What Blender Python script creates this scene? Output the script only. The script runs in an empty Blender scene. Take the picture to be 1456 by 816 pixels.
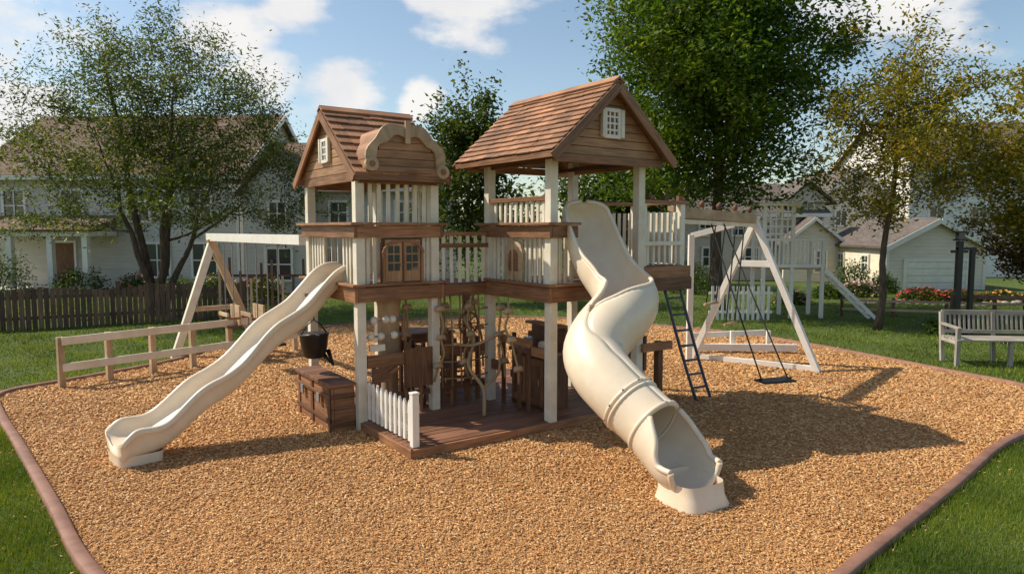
import bpy, math, random
import numpy as np
from mathutils import Vector, Matrix
random.seed(7); rng=np.random.default_rng(7)
S=bpy.context.scene
S.view_settings.view_transform='Standard'; S.view_settings.look='None'; S.view_settings.exposure=0
V=Vector
# ---------------------------------------------------------------- materials
def nmat(name):
    m=bpy.data.materials.new(name); m.use_nodes=True; nt=m.node_tree; nt.nodes.clear()
    o=nt.nodes.new('ShaderNodeOutputMaterial'); p=nt.nodes.new('ShaderNodeBsdfPrincipled')
    nt.links.new(p.outputs[0],o.inputs[0]); return m,nt,p,o
def N(nt,t,**k):
    n=nt.nodes.new(t)
    for a,b in k.items(): setattr(n,a,b)
    return n
def ramp(nt,stops,inp=None):
    r=nt.nodes.new('ShaderNodeValToRGB'); e=r.color_ramp.elements
    while len(e)<len(stops): e.new(.5)
    for i,(p,c) in enumerate(stops):
        e[i].position=p; e[i].color=(c[0],c[1],c[2],1)
    if inp is not None: nt.links.new(inp,r.inputs[0])
    return r
def noise(nt,scale,detail=4,vec=None,rough=.55):
    n=nt.nodes.new('ShaderNodeTexNoise'); n.inputs['Scale'].default_value=scale; n.inputs['Detail'].default_value=detail
    n.inputs['Roughness'].default_value=rough
    if vec is not None: nt.links.new(vec,n.inputs['Vector'])
    return n
def mapping(nt,out,scale):
    m=nt.nodes.new('ShaderNodeMapping'); m.inputs['Scale'].default_value=scale; nt.links.new(out,m.inputs['Vector']); return m.outputs[0]
def mult(nt,a,b,fac=1.0,mode='MULTIPLY'):
    m=nt.nodes.new('ShaderNodeMix'); m.data_type='RGBA'; m.blend_type=mode
    if isinstance(fac,float): m.inputs[0].default_value=fac
    else: nt.links.new(fac,m.inputs[0])
    for i,x in ((6,a),(7,b)):
        if isinstance(x,tuple): m.inputs[i].default_value=(*x,1)
        else: nt.links.new(x,m.inputs[i])
    return m.outputs[2]
def bump(nt,p,h,strength=.3,dist=.01):
    b=nt.nodes.new('ShaderNodeBump'); b.inputs['Strength'].default_value=strength; b.inputs['Distance'].default_value=dist
    nt.links.new(h,b.inputs['Height']); nt.links.new(b.outputs[0],p.inputs['Normal'])
def wood(name,dark,light,rough=.6,var=.35):
    m,nt,p,o=nmat(name)
    uv=N(nt,'ShaderNodeUVMap'); g=N(nt,'ShaderNodeNewGeometry')
    n=noise(nt,1.0,5,mapping(nt,uv.outputs[0],(3,45,1)))
    r=ramp(nt,[(.3,dark),(.7,light)],n.outputs[0])
    rr=ramp(nt,[(0,(1-var,)*3),(1,(1+var*.4,)*3)],g.outputs['Random Per Island'])
    c=mult(nt,r.outputs[0],rr.outputs[0])
    tc=N(nt,'ShaderNodeTexCoord'); n2=noise(nt,2.5,4,tc.outputs['Object'])
    r2=ramp(nt,[(.3,(.66,.63,.6)),(.65,(1.05,1.05,1.05))],n2.outputs[0])
    c=mult(nt,c,r2.outputs[0]); nt.links.new(c,p.inputs['Base Color'])
    p.inputs['Roughness'].default_value=rough
    bump(nt,p,n.outputs[0],.35,.004); return m
def paint(name,col,rough=.5,dirt=.2,bs=.15,dirtcol=(.55,.42,.28),scale=3):
    m,nt,p,o=nmat(name)
    tc=N(nt,'ShaderNodeTexCoord'); n=noise(nt,scale,5,tc.outputs['Object'],.65)
    r=ramp(nt,[(.38,dirtcol),(.62,(1,1,1))],n.outputs[0])
    c=mult(nt,col,r.outputs[0],float(dirt)); nt.links.new(c,p.inputs['Base Color'])
    n2=noise(nt,scale*14,3,tc.outputs['Object']); bump(nt,p,n2.outputs[0],bs,.004)
    p.inputs['Roughness'].default_value=rough; return m
WOOD=wood('stained_wood',(.2,.083,.034),(.47,.235,.11))
WOODD=wood('dark_wood',(.1,.043,.02),(.27,.125,.056))
SHING=wood('wood_shingle',(.29,.125,.058),(.56,.295,.15),.7,.45)
GABLE=wood('gable_board',(.3,.145,.065),(.56,.315,.16),.6,.25)
TAN=wood('tan_wood',(.47,.32,.18),(.66,.48,.3),.6,.2)
DECK=wood('deck_board',(.16,.065,.036),(.33,.16,.09),.6,.4)
FENCEW=wood('fence_wood',(.1,.058,.036),(.24,.15,.095),.8,.5)
CREAM=paint('cream_post_paint',(.81,.75,.61),.5,.35)
WHITE=paint('white_paint',(.83,.8,.73),.45,.2)
PLAST=paint('cream_plastic',(.83,.71,.54),.34,.25,.05,(.62,.45,.3),2.0)
BLACK=paint('black_plastic',(.015,.015,.015),.4,.1)
NAVY=paint('dark_rope',(.018,.035,.06),.45,.1)
ROPE=paint('tan_rope',(.4,.27,.14),.8,.3)
METAL=paint('grey_metal',(.25,.25,.26),.35,.2)
BENCHM=wood('weathered_teak',(.31,.28,.23),(.54,.49,.41),.7,.25)
def siding(name,col,pitch=.13):
    m,nt,p,o=nmat(name)
    tc=N(nt,'ShaderNodeTexCoord'); sx=N(nt,'ShaderNodeSeparateXYZ'); nt.links.new(tc.outputs['Object'],sx.inputs[0])
    d=N(nt,'ShaderNodeMath',operation='DIVIDE'); d.inputs[1].default_value=pitch; nt.links.new(sx.outputs[2],d.inputs[0])
    f=N(nt,'ShaderNodeMath',operation='FRACT'); nt.links.new(d.outputs[0],f.inputs[0])
    s=N(nt,'ShaderNodeMath',operation='SUBTRACT'); s.inputs[0].default_value=1; nt.links.new(f.outputs[0],s.inputs[1])
    bump(nt,p,s.outputs[0],1.0,.03)
    n=noise(nt,1.5,4,mapping(nt,tc.outputs['Object'],(1,1,4)))
    r=ramp(nt,[(.3,(.85,.84,.82)),(.7,(1,1,1))],n.outputs[0])
    nt.links.new(mult(nt,col,r.outputs[0]),p.inputs['Base Color']); p.inputs['Roughness'].default_value=.6; return m
SID_G=siding('grey_siding',(.6,.555,.47)); SID_T=siding('tan_siding',(.68,.58,.44)); SID_C=siding('cream_siding',(.8,.71,.55)); SID_W=siding('white_siding',(.82,.78,.69))
def asphalt_roof(name,a,b):
    m,nt,p,o=nmat(name)
    uv=N(nt,'ShaderNodeUVMap'); br=N(nt,'ShaderNodeTexBrick'); nt.links.new(mapping(nt,uv.outputs[0],(1,1,1)),br.inputs['Vector'])
    br.inputs['Scale'].default_value=3.5; br.inputs['Color1'].default_value=(*a,1); br.inputs['Color2'].default_value=(*b,1)
    br.inputs['Mortar'].default_value=(a[0]*.6,a[1]*.6,a[2]*.6,1); br.inputs['Mortar Size'].default_value=.02
    n=noise(nt,3,5,uv.outputs[0]); r=ramp(nt,[(.3,(.75,.75,.75)),(.7,(1.1,1.1,1.1))],n.outputs[0])
    nt.links.new(mult(nt,br.outputs[0],r.outputs[0]),p.inputs['Base Color']); p.inputs['Roughness'].default_value=.9
    bump(nt,p,br.outputs[1],.4,.01); return m
ROOF_B=asphalt_roof('brown_roof_shingle',(.16,.09,.058),(.23,.145,.095)); ROOF_G=asphalt_roof('grey_roof_shingle',(.13,.1,.085),(.2,.165,.135))
m,nt,p,o=nmat('window_glass'); p.inputs['Base Color'].default_value=(.04,.05,.06,1); p.inputs['Roughness'].default_value=.06; p.inputs['Specular IOR Level'].default_value=.8
n=noise(nt,1.3,2); bump(nt,p,n.outputs[0],.1,.02); GLASS=m
m,nt,p,o=nmat('bark'); tc=N(nt,'ShaderNodeTexCoord'); n=noise(nt,6,5,mapping(nt,tc.outputs['Object'],(3,3,.6)))
r=ramp(nt,[(.3,(.04,.027,.018)),(.7,(.14,.1,.07))],n.outputs[0]); nt.links.new(r.outputs[0],p.inputs['Base Color']); p.inputs['Roughness'].default_value=.9; bump(nt,p,n.outputs[0],.8,.03); BARK=m
def leafmat(name,a,b,c,tr=.4,vary=True):
    m,nt,p,o=nmat(name)
    g=N(nt,'ShaderNodeNewGeometry'); r=ramp(nt,[(0,a),(.6,b),(1,c)],g.outputs['Random Per Island']); col=r.outputs[0]
    if vary:
        tc=N(nt,'ShaderNodeTexCoord'); n=noise(nt,.9,1,tc.outputs['Object']); r2=ramp(nt,[(.3,(.55,.62,.6)),(.7,(1.4,1.25,.95))],n.outputs[0])
        col=mult(nt,col,r2.outputs[0])
    nt.links.new(col,p.inputs['Base Color']); p.inputs['Roughness'].default_value=.5
    p.inputs['Specular IOR Level'].default_value=.3
    t=N(nt,'ShaderNodeBsdfTranslucent'); nt.links.new(mult(nt,col,(1.8,1.6,.5)),t.inputs[0])
    mx=N(nt,'ShaderNodeMixShader'); mx.inputs[0].default_value=tr
    nt.links.new(p.outputs[0],mx.inputs[1]); nt.links.new(t.outputs[0],mx.inputs[2]); nt.links.new(mx.outputs[0],o.inputs[0]); return m
# ---------------------------------------------------------------- mesh builder
def group(name,loc=(0,0,0),rz=0):
    e=bpy.data.objects.new(name,None); e.location=loc; e.rotation_euler=(0,0,math.radians(rz)); e.empty_display_size=.2
    S.collection.objects.link(e); return e
class MB:
    def __init__(s): s.v=[];s.f=[];s.m=[];s.uv=[];s.mats=[];s.sm=[]
    def mi(s,m):
        if m not in s.mats: s.mats.append(m)
        return s.mats.index(m)
    def obox(s,c,hx,hy,hz,mat,taper=1.0):
        c=V(c);hx=V(hx);hy=V(hy);hz=V(hz); ax=[hx,hy,hz]; L=[a.length for a in ax]
        b=len(s.v)
        for i in (-1,1):
            for j in (-1,1):
                for k in (-1,1): s.v.append(c+hx*i+hy*j+hz*k)
        F=[((0,1,3,2),0),((4,6,7,5),0),((0,4,5,1),1),((2,3,7,6),1),((0,2,6,4),2),((1,5,7,3),2)]
        if hx.cross(hy).dot(hz)<0: F=[(tuple(reversed(q)),a) for q,a in F]
        o=(random.random()*20,random.random()*20)
        sg=[(i,j,k) for i in(-1,1) for j in(-1,1) for k in(-1,1)]
        for q,a in F:
            s.f.append([b+t for t in q]); s.m.append(s.mi(mat)); s.sm.append(False)
            r=[t for t in range(3) if t!=a]; r.sort(key=lambda t:-L[t])
            s.uv+= [(sg[t][r[0]]*L[r[0]]+o[0],sg[t][r[1]]*L[r[1]]+o[1]+a) for t in q]
    def box(s,x0,x1,y0,y1,z0,z1,mat): s.obox(((x0+x1)/2,(y0+y1)/2,(z0+z1)/2),((x1-x0)/2,0,0),(0,(y1-y0)/2,0),(0,0,(z1-z0)/2),mat)
    def beam(s,p,q,w,h,mat,up=(0,0,1)):
        p=V(p);q=V(q);d=(q-p); t=d.normalized(); up=V(up)
        if abs(t.dot(up))>.99: up=V((0,1,0))
        sd=t.cross(up).normalized(); u=sd.cross(t).normalized()
        s.obox((p+q)/2,d/2,sd*w/2,u*h/2,mat)
    def poly(s,pts,thick,mat):
        b=len(s.v); n=len(pts); th=V(thick); P=[V(p) for p in pts]
        s.v+=P+[p+th for p in P]
        nn=V((0,0,0))
        for i in range(n): nn+= (P[i]-P[0]).cross(P[(i+1)%n]-P[0])
        fr=list(range(n)); flip=nn.dot(th)>0
        e0=(P[1]-P[0]).normalized(); e1=nn.normalized().cross(e0)
        uvp=[((p-P[0]).dot(e0),(p-P[0]).dot(e1)) for p in P]
        A=list(reversed(fr)) if flip else fr; B=fr if flip else list(reversed(fr))
        s.f.append([b+i for i in A]); s.uv+=[uvp[i] for i in A]
        s.f.append([b+n+i for i in B]); s.uv+=[uvp[i] for i in B]
        for i in range(n):
            j=(i+1)%n; q=[b+i,b+j,b+n+j,b+n+i]
            if not flip: q=q[::-1]
            s.f.append(q); s.uv+=[(0,0),(.3,0),(.3,.03),(0,.03)]
        s.m+=[s.mi(mat)]*(n+2); s.sm+=[False]*(n+2)
    def tube(s,path,rad,mat,sides=8,cap=True):
        P=[V(p) for p in path]; n=len(P)
        if not hasattr(rad,'__len__'): rad=[rad]*n
        b=len(s.v); ref=V((.13,.21,.97))
        for i in range(n):
            t=(P[min(i+1,n-1)]-P[max(i-1,0)]).normalized()
            r_=ref if abs(t.dot(ref))<.95 else V((1,0,0))
            sd=t.cross(r_).normalized(); u=sd.cross(t)
            if i>0:
                sd=(psd-t*psd.dot(t)).normalized(); u=sd.cross(t)
            psd=sd
            for k in range(sides):
                a=2*math.pi*k/sides; s.v.append(P[i]+sd*math.cos(a)*rad[i]+u*math.sin(a)*rad[i])
        for i in range(n-1):
            for k in range(sides):
                k2=(k+1)%sides
                s.f.append([b+i*sides+k,b+i*sides+k2,b+(i+1)*sides+k2,b+(i+1)*sides+k]); s.m.append(s.mi(mat)); s.sm.append(True)
                s.uv+=[(i*.3,k*.1),(i*.3,k*.1+.1),(i*.3+.3,k*.1+.1),(i*.3+.3,k*.1)]
        if cap:
            for ring,rv in ((0,True),(n-1,False)):
                q=[b+ring*sides+k for k in range(sides)]
                if rv:q=q[::-1]
                s.f.append(q); s.m.append(s.mi(mat)); s.sm.append(False); s.uv+=[(0,0)]*sides
    def ball(s,c,r,mat): s.tube([V(c)+V((0,0,-r*math.cos(math.pi*i/6))) for i in range(7)],[max(.001,r*math.sin(math.pi*i/6)) for i in range(7)],mat,10,False)
    def build(s,name,parent=None,bevel=0.0,loc=None,rz=None):
        me=bpy.data.meshes.new(name); me.from_pydata([tuple(v) for v in s.v],[],s.f)
        for m in s.mats: me.materials.append(m)
        me.polygons.foreach_set('material_index',s.m); me.polygons.foreach_set('use_smooth',s.sm)
        u=me.uv_layers.new(name='UVMap'); u.data.foreach_set('uv',np.array(s.uv,dtype=np.float32).ravel())
        me.update(); ob=bpy.data.objects.new(name,me); S.collection.objects.link(ob)
        if parent: ob.parent=parent
        if loc: ob.location=loc
        if rz is not None: ob.rotation_euler=(0,0,math.radians(rz))
        if bevel:
            b=ob.modifiers.new('Bevel','BEVEL'); b.width=bevel; b.segments=2; b.limit_method='ANGLE'
        return ob
def npmesh(name,verts,faces,mat,parent=None,loc=None):
    me=bpy.data.meshes.new(name); nv=len(verts); nf,k=faces.shape
    me.vertices.add(nv); me.vertices.foreach_set('co',verts.astype(np.float32).ravel())
    me.loops.add(nf*k); me.loops.foreach_set('vertex_index',faces.astype(np.int32).ravel())
    me.polygons.add(nf); me.polygons.foreach_set('loop_start',np.arange(0,nf*k,k,dtype=np.int32))
    me.update(calc_edges=True); me.validate()
    me.materials.append(mat); ob=bpy.data.objects.new(name,me); S.collection.objects.link(ob)
    if parent: ob.parent=parent
    if loc: ob.location=loc
    return ob
def catmull(P,n,closed=False):
    P=[V(p) for p in P]; out=[]; m=len(P); rngI=range(m if closed else m-1)
    for i in rngI:
        g=(lambda k:P[k%m]) if closed else (lambda k:P[max(0,min(m-1,k))])
        a,b,c,d=g(i-1),g(i),g(i+1),g(i+2)
        for k in range(n):
            t=k/n; out.append(.5*((2*b)+(c-a)*t+(2*a-5*b+4*c-d)*t*t+(3*b-a-3*c+d)*t**3))
    if not closed: out.append(P[-1])
    return out
# ---------------------------------------------------------------- ground
BND=[(-2.69,4.33),(-3.65,5.43),(-4.9,6.86),(-6.25,8.4),(-6.75,9.2),(-6.3,10.1),(-5.6,11.5),(-5.2,13.6),(-4.0,15.6),(-1.5,17.0),(1.0,17.0),(3.2,15.7),(4.7,14.5),(5.6,13.1),(6.2,11.8),(6.7,10.6),(7.1,9.6),(7.0,8.6),(6.1,7.75),(5.0,7.0),(3.66,5.73),(2.15,4.33),(1.2,3.4),(0,3.0),(-1.5,3.3)]
bc=[(p.x,p.y) for p in catmull([(x,y,0) for x,y in BND],10,True)]
bnp=np.array(bc)
def inside(x,y):
    r=np.zeros(len(x),bool); n=len(bnp)
    for i in range(n):
        x0,y0=bnp[i]; x1,y1=bnp[(i+1)%n]
        if y0==y1: continue
        c=((y0>y)!=(y1>y))&(x<(x1-x0)*(y-y0)/(y1-y0)+x0); r^=c
    return r
m,nt,p,o=nmat('lawn_grass_base'); tc=N(nt,'ShaderNodeTexCoord')
n1=noise(nt,.35,5,tc.outputs['Object']); n2=noise(nt,30,4,tc.outputs['Object'])
r1=ramp(nt,[(.3,(.065,.11,.014)),(.7,(.125,.175,.028))],n1.outputs[0]); r2=ramp(nt,[(.3,(.5,.5,.45)),(.7,(1.25,1.2,1.1))],n2.outputs[0])
nt.links.new(mult(nt,r1.outputs[0],r2.outputs[0]),p.inputs['Base Color']); p.inputs['Roughness'].default_value=.9; bump(nt,p,n2.outputs[0],1,.05); LAWN=m
g=MB(); g.poly([(-400,-60,0),(400,-60,0),(400,900,0),(-400,900,0)],(0,0,-.3),LAWN); g.build('ground')
m,nt,p,o=nmat('mulch_bed'); tc=N(nt,'ShaderNodeTexCoord')
vo=N(nt,'ShaderNodeTexVoronoi'); vo.inputs['Scale'].default_value=60; nt.links.new(mapping(nt,tc.outputs['Object'],(1,1.6,1)),vo.inputs['Vector'])
r1=ramp(nt,[(0,(.33,.14,.042)),(.5,(.54,.27,.093)),(1,(.68,.41,.18))],vo.outputs['Color']); n1=noise(nt,.8,4,tc.outputs['Object'])
r2=ramp(nt,[(.3,(.82,.78,.74)),(.7,(1.08,1.05,1.0))],n1.outputs[0]); nt.links.new(mult(nt,r1.outputs[0],r2.outputs[0]),p.inputs['Base Color'])
bump(nt,p,vo.outputs['Distance'],.8,.02); p.inputs['Roughness'].default_value=.9; MULCH=m
g=MB(); g.poly([(x,y,.012) for x,y in bc],(0,0,-.01),MULCH); g.build('mulch_ground')
CURB=paint('brown_edging',(.3,.15,.1),.7,.6,.4,(.5,.45,.4),6)
vs=[];fs=[];nb=len(bc)
for i in range(nb):
    x,y=bc[i]; xp,yp=bc[i-1]; xn,yn=bc[(i+1)%nb]; t=V((xn-xp,yn-yp,0)).normalized(); s=V((t.y,-t.x,0))
    for off,z in ((-.05,-.01),(-.046,.05),(-.034,.06),(.034,.06),(.046,.05),(.05,-.01)): vs.append(V((x,y,z))+s*off)
for i in range(nb):
    j=(i+1)%nb
    for k in range(5): fs.append((i*6+k,j*6+k,j*6+k+1,i*6+k+1))
ob=npmesh('playground_edging',np.array([tuple(v) for v in vs]),np.array(fs),CURB)
def scatter_pts(n,cond,yr=(2.6,18),side=.9):
    out=[];tot=0
    while tot<n:
        k=n*2
        y=rng.uniform(yr[0],yr[1],k); x=rng.uniform(-1,1,k)*(side*yr[1]+1.2)
        keep=(np.abs(x)<side*y+1.2)&cond(x,y); x=x[keep];y=y[keep]; out.append(np.stack([x,y],1)); tot+=len(x)
    return np.concatenate(out)[:n]
def prob(y): return np.clip((6.0/np.maximum(y,3))**1.6,0,1.0)
pt=scatter_pts(180000,lambda x,y:inside(x,y)&(rng.random(len(x))<prob(y)))
# a few chips kicked out over the edging
ed=bnp[rng.integers(0,len(bnp),900)]+rng.normal(0,.16,(900,2)); pt=np.concatenate([pt,ed])
m,nt,p,o=nmat('wood_chip'); g_=N(nt,'ShaderNodeNewGeometry')
r1=ramp(nt,[(0,(.36,.15,.048)),(.35,(.56,.285,.1)),(.75,(.69,.4,.16)),(1,(.82,.59,.32))],g_.outputs['Random Per Island'])
tc=N(nt,'ShaderNodeTexCoord'); n1=noise(nt,.7,3,tc.outputs['Object']); r2=ramp(nt,[(.3,(.82,.78,.74)),(.7,(1.08,1.05,1.0))],n1.outputs[0])
nt.links.new(mult(nt,r1.outputs[0],r2.outputs[0]),p.inputs['Base Color']); p.inputs['Roughness'].default_value=.8; CHIP=m
n=len(pt); sc=np.clip(pt[:,1]/7.5,.6,1.8)
L=rng.uniform(.009,.028,n)*sc; W=rng.uniform(.003,.0075,n)*sc; T=rng.uniform(.0015,.003,n)*sc
a=rng.uniform(0,6.283,n); ti=rng.normal(0,.2,n); ro=rng.normal(0,.35,n)
ax=np.stack([np.cos(a)*np.cos(ti),np.sin(a)*np.cos(ti),np.sin(ti)],1)
up=np.tile([0,0,1.],(n,1)); sd=np.cross(up,ax); sd/=np.linalg.norm(sd,axis=1)[:,None]; nn=np.cross(ax,sd)
sd2=sd*np.cos(ro)[:,None]+nn*np.sin(ro)[:,None]; nn2=np.cross(ax,sd2)
c=np.stack([pt[:,0],pt[:,1],.013+rng.uniform(0,.014,n)],1)
co=[]
for i in(-1,1):
    for j in(-1,1):
        for k in (-1,1): co.append(c+ax*(L*i)[:,None]*(1 if j>0 else .85)+sd2*(W*j)[:,None]+nn2*(T*k)[:,None])
vv=np.stack(co,1).reshape(-1,3)
F=np.array([(1,5,7,3),(0,1,3,2),(4,6,7,5),(0,4,5,1),(2,3,7,6)])
ff=(np.arange(n)[:,None,None]*8+F[None]).reshape(-1,4)
npmesh('wood_chip_mulch',vv,ff,CHIP)
GR=leafmat('grass_blade',(.075,.14,.016),(.13,.21,.028),(.24,.26,.06),.35)
def grass(n,yr,h,w,side=.95,pr=None):
    pt=scatter_pts(n,lambda x,y:(~inside(x,y))&(rng.random(len(x))<(pr(y) if pr else 1)),yr,side)
    n=len(pt); a=rng.uniform(0,6.283,n); hh=rng.uniform(.6,1.2,n)*h*(.8+.35*np.sin(pt[:,0]*3.1)*np.cos(pt[:,1]*2.7)); ww=w*rng.uniform(.7,1.3,n); la=rng.uniform(0,6.283,n); ln=rng.uniform(0,.8,n)*hh
    b=np.stack([pt[:,0],pt[:,1],np.full(n,0.)],1); d=np.stack([np.cos(a)*ww,np.sin(a)*ww,np.zeros(n)],1)
    t=b+np.stack([np.cos(la)*ln,np.sin(la)*ln,hh],1)
    return np.stack([b-d,b+d,t],1).reshape(-1,3)
A=grass(270000,(2.6,9.0),.055,.0027,.95); B=grass(150000,(8.0,24),.055,.008,.85,lambda y:np.clip((10/y)**1.2,0,1))
vv=np.concatenate([A,B]); npmesh('grass',vv,np.arange(len(vv)).reshape(-1,3),GR)
# ---------------------------------------------------------------- playset
O=(-1.64,7.54,0); RZ=35.0
def shingles(mb,e0,e1,r0,r1,rows,mat,wmin=.09,wmax=.2,th=.014):
    e0,e1,r0,r1=map(V,(e0,e1,r0,r1)); sl=(r0-e0); ln=sl.length; s=sl.normalized(); e=(e1-e0).normalized(); nrm=e.cross(s).normalized()
    if nrm.z<0: nrm=-nrm
    W=(e1-e0).length; rh=ln/rows
    for i in range(rows):
        x=0
        while x<W-.001:
            w=random.uniform(wmin,wmax); w=min(w,W-x)
            if W-x-w<.05: w=W-x
            jit=random.uniform(-.008,.008)
            d0=i*rh-.012+jit; d1=min((i+1)*rh+.02,ln)
            a=e0+e*(x+w/2)+s*d0+nrm*(.032+random.uniform(-.002,.004)); b=e0+e*(x+w/2)+s*d1+nrm*(.008)
            t=(b-a).normalized(); n2=e.cross(t).normalized()
            mb.obox((a+b)/2,(b-a)/2,e*(w/2-.0022),n2*th/2,mat); x+=w
def balus(mb,p,q,z0,z1,step=.085,w=.042,mat=None,th=.022):
    p=V((p[0],p[1],0));q=V((q[0],q[1],0)); L=(q-p).length; n=max(2,int(L/step)); t=(q-p).normalized(); nrm=V((-t.y,t.x,0))
    for i in range(n):
        c=p+t*(L*(i+.5)/n+random.uniform(-.003,.003)); mb.obox((c.x,c.y,(z0+z1)/2),t*w/2,nrm*th/2,V((0,0,(z1-z0)/2))+t*random.uniform(-.003,.003),mat or CREAM)
def tower_base(mb,x0,x1,y0,y1,ztop,pw=.1,deck=1.58,band=True,skip=()):
    for x in (x0,x1):
        for y in (y0,y1):
            mb.box(x-pw/2,x+pw/2,y-pw/2,y+pw/2,.0,ztop,CREAM)
    n=int((x1-x0-pw)/.11)
    for i in range(n):
        a=x0+pw/2+(x1-x0-pw)*i/n; mb.box(a+.003,a+(x1-x0-pw)/n-.003,y0-.02,y1+.02,deck-.035,deck-.002,DECK)
    def ring(z0,z1,o,t,mat,sk):
        if 'l' not in sk: mb.box(x0-o-t,x0-o,y0-o-t,y1+o+t,z0,z1,mat)
        if 'r' not in sk: mb.box(x1+o,x1+o+t,y0-o-t,y1+o+t,z0,z1,mat)
        if 'f' not in sk: mb.box(x0-o+.002,x1+o-.002,y0-o-t,y0-o,z0+.002,z1-.002,mat)
        if 'b' not in sk: mb.box(x0-o+.002,x1+o-.002,y1+o,y1+o+t,z0+.002,z1-.002,mat)
    ring(deck-.17,deck-.01,pw/2+.004,.035,WOOD,())
    ring(deck+.0,deck+.028,pw/2-.0,.075,WOOD,skip)
    ring(2.1,2.23,pw/2+.004,.035,WOOD,skip)
    ring(2.236,2.266,pw/2-.04,.13,WOOD,skip)
def window(mb,c,w,h,nrm,mat=WHITE,glass=GLASS,mx=1,my=2,fr=.02,d=.02):
    c=V(c);nrm=V(nrm).normalized(); s=V((0,0,1)).cross(nrm).normalized(); z=V((0,0,1))
    mb.obox(c+nrm*d*.2,s*(w/2),z*(h/2),nrm*d*.2,glass)
    for sg in(-1,1):
        mb.obox(c+s*sg*(w/2)+nrm*d*.5,s*fr/2,z*(h/2+fr/2),nrm*d*.5,mat)
        mb.obox(c+z*sg*(h/2)+nrm*d*.5,s*(w/2-fr/2-.0005),z*fr/2,nrm*d*.49,mat)
    for i in range(mx):
        mb.obox(c+s*(w*((i+1)/(mx+1)-.5))+nrm*d*.4,s*fr*.25,z*(h/2-fr*.5),nrm*d*.4,mat)
    for i in range(my):
        mb.obox(c+z*(h*((i+1)/(my+1)-.5))+nrm*d*.38,s*(w/2-fr*.5),z*fr*.25,nrm*d*.37,mat)
T1=group('play_tower',O,RZ)
mb=MB(); x0,x1,y0,y1=0,.9,0,1.5
tower_base(mb,x0,x1,y0,y1,2.84)
balus(mb,(-.01,.06),(-.01,.44),1.6,2.1); balus(mb,(-.01,.98),(-.01,1.44),1.6,2.1)
balus(mb,(.06,1.5),(.84,1.5),1.6,2.1); balus(mb,(.9,.75),(.9,1.45),1.6,2.1)
balus(mb,(.06,0),(.22,0),1.6,2.1,.07); balus(mb,(.74,0),(.86,0),1.6,2.1,.06)
balus(mb,(.08,0),(.84,0),2.266,2.8,.1,.045); balus(mb,(.9,.1),(.9,.7),2.266,2.8,.12)
mb.build('frame_and_railing',T1,.004)
mb=MB()
mb.box(.23,.73,-.06,-.03,1.61,2.1,WOODD)
for sx in (.27,.49):
    mb.box(sx,sx+.2,-.085,-.061,1.62,2.08,GABLE)
    for i in range(2):
        for k in range(3): mb.box(sx+.03+i*.075,sx+.092+i*.075,-.0885,-.0855,1.74+k*.095,1.82+k*.095,GLASS)
for i in range(10):
    a0=math.pi*i/10; a1=math.pi*(i+1)/10
    mb.beam((.48-.24*math.cos(a0),-.092,1.93+.14*math.sin(a0)),(.48-.24*math.cos(a1),-.092,1.93+.14*math.sin(a1)),.03,.03,WOOD,(0,1,0))
mb.box(.235,.262,-.1,-.062,1.61,1.93,WOOD); mb.box(.698,.725,-.1,-.062,1.61,1.93,WOOD)
mb.box(.472,.488,-.1,-.086,1.62,2.06,WOODD); mb.box(.2,.76,-.12,-.062,1.588,1.608,WOOD)
mb.ball((.455,-.1,1.8),.012,METAL)
mb.build('door_panel',T1,.003)
ez,rz=2.76,3.53; ya,yb=-.2,1.7; xa,xb=-.12,1.0; yr=.75
mb=MB(); shingles(mb,(xa,ya,ez),(xb,ya,ez),(xa,yr,rz),(xb,yr,rz),9,SHING)
shingles(mb,(xa,yb,ez),(xb,yb,ez),(xa,yr,rz),(xb,yr,rz),9,SHING)
mb.poly([(xa+.01,ya,ez),(xb-.01,ya,ez),(xb-.01,yr,rz),(xa+.01,yr,rz)],(0,0,-.02),WOODD)
mb.poly([(xa+.01,yb,ez),(xb-.01,yb,ez),(xb-.01,yr,rz),(xa+.01,yr,rz)],(0,0,-.02),WOODD)
mb.beam((xa-.01,yr-.03,rz+.02),(xb+.01,yr-.03,rz+.02),.1,.02,SHING,(0,-.7,1)); mb.beam((xa-.01,yr+.035,rz+.02),(xb+.01,yr+.035,rz+.02),.1,.02,SHING,(0,.7,1))
mb.build('roof_shingles',T1)
def gable(mb,plane,axis,c0,c1,zb,zt,nb,mat,th,sgn):
    cm=(c0+c1)/2; h=(zt-zb)/nb
    for i in range(nb):
        za=zb+i*h; zc=za+h-.007; wa=(c1-c0)/2*(1-(za-zb)/(zt-zb)); wb=(c1-c0)/2*(1-(zc-zb)/(zt-zb))
        if axis=='x': P=[(plane,cm-wa,za),(plane,cm+wa,za),(plane,cm+wb,zc),(plane,cm-wb,zc)]; t=(th*sgn,0,0)
        else: P=[(cm-wa,plane,za),(cm+wa,plane,za),(cm+wb,plane,zc),(cm-wb,plane,zc)]; t=(0,th*sgn,0)
        mb.poly(P,t,mat)
mb=MB(); gable(mb,-.06,'x',-.12,1.62,2.8,3.47,7,GABLE,.02,1); gable(mb,.96,'x',-.12,1.62,2.8,3.47,7,GABLE,.02,-1)
for sx in (xa-.006,xb+.006):
    mb.beam((sx,ya-.01,ez-.045),(sx,yr,rz-.045),.025,.09,WOOD,(0,-.7,1)); mb.beam((sx,yb+.01,ez-.045),(sx,yr+.002,rz-.044),.024,.09,WOOD,(0,.7,1))
mb.box(-.055,-.02,-.05,1.55,2.7,2.8,WOOD); mb.box(.92,.955,-.05,1.55,2.7,2.8,WOOD); mb.box(-.02,.92,-.09,-.055,2.68,2.79,WOOD); mb.box(-.02,.92,1.555,1.59,2.68,2.79,WOOD)
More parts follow.
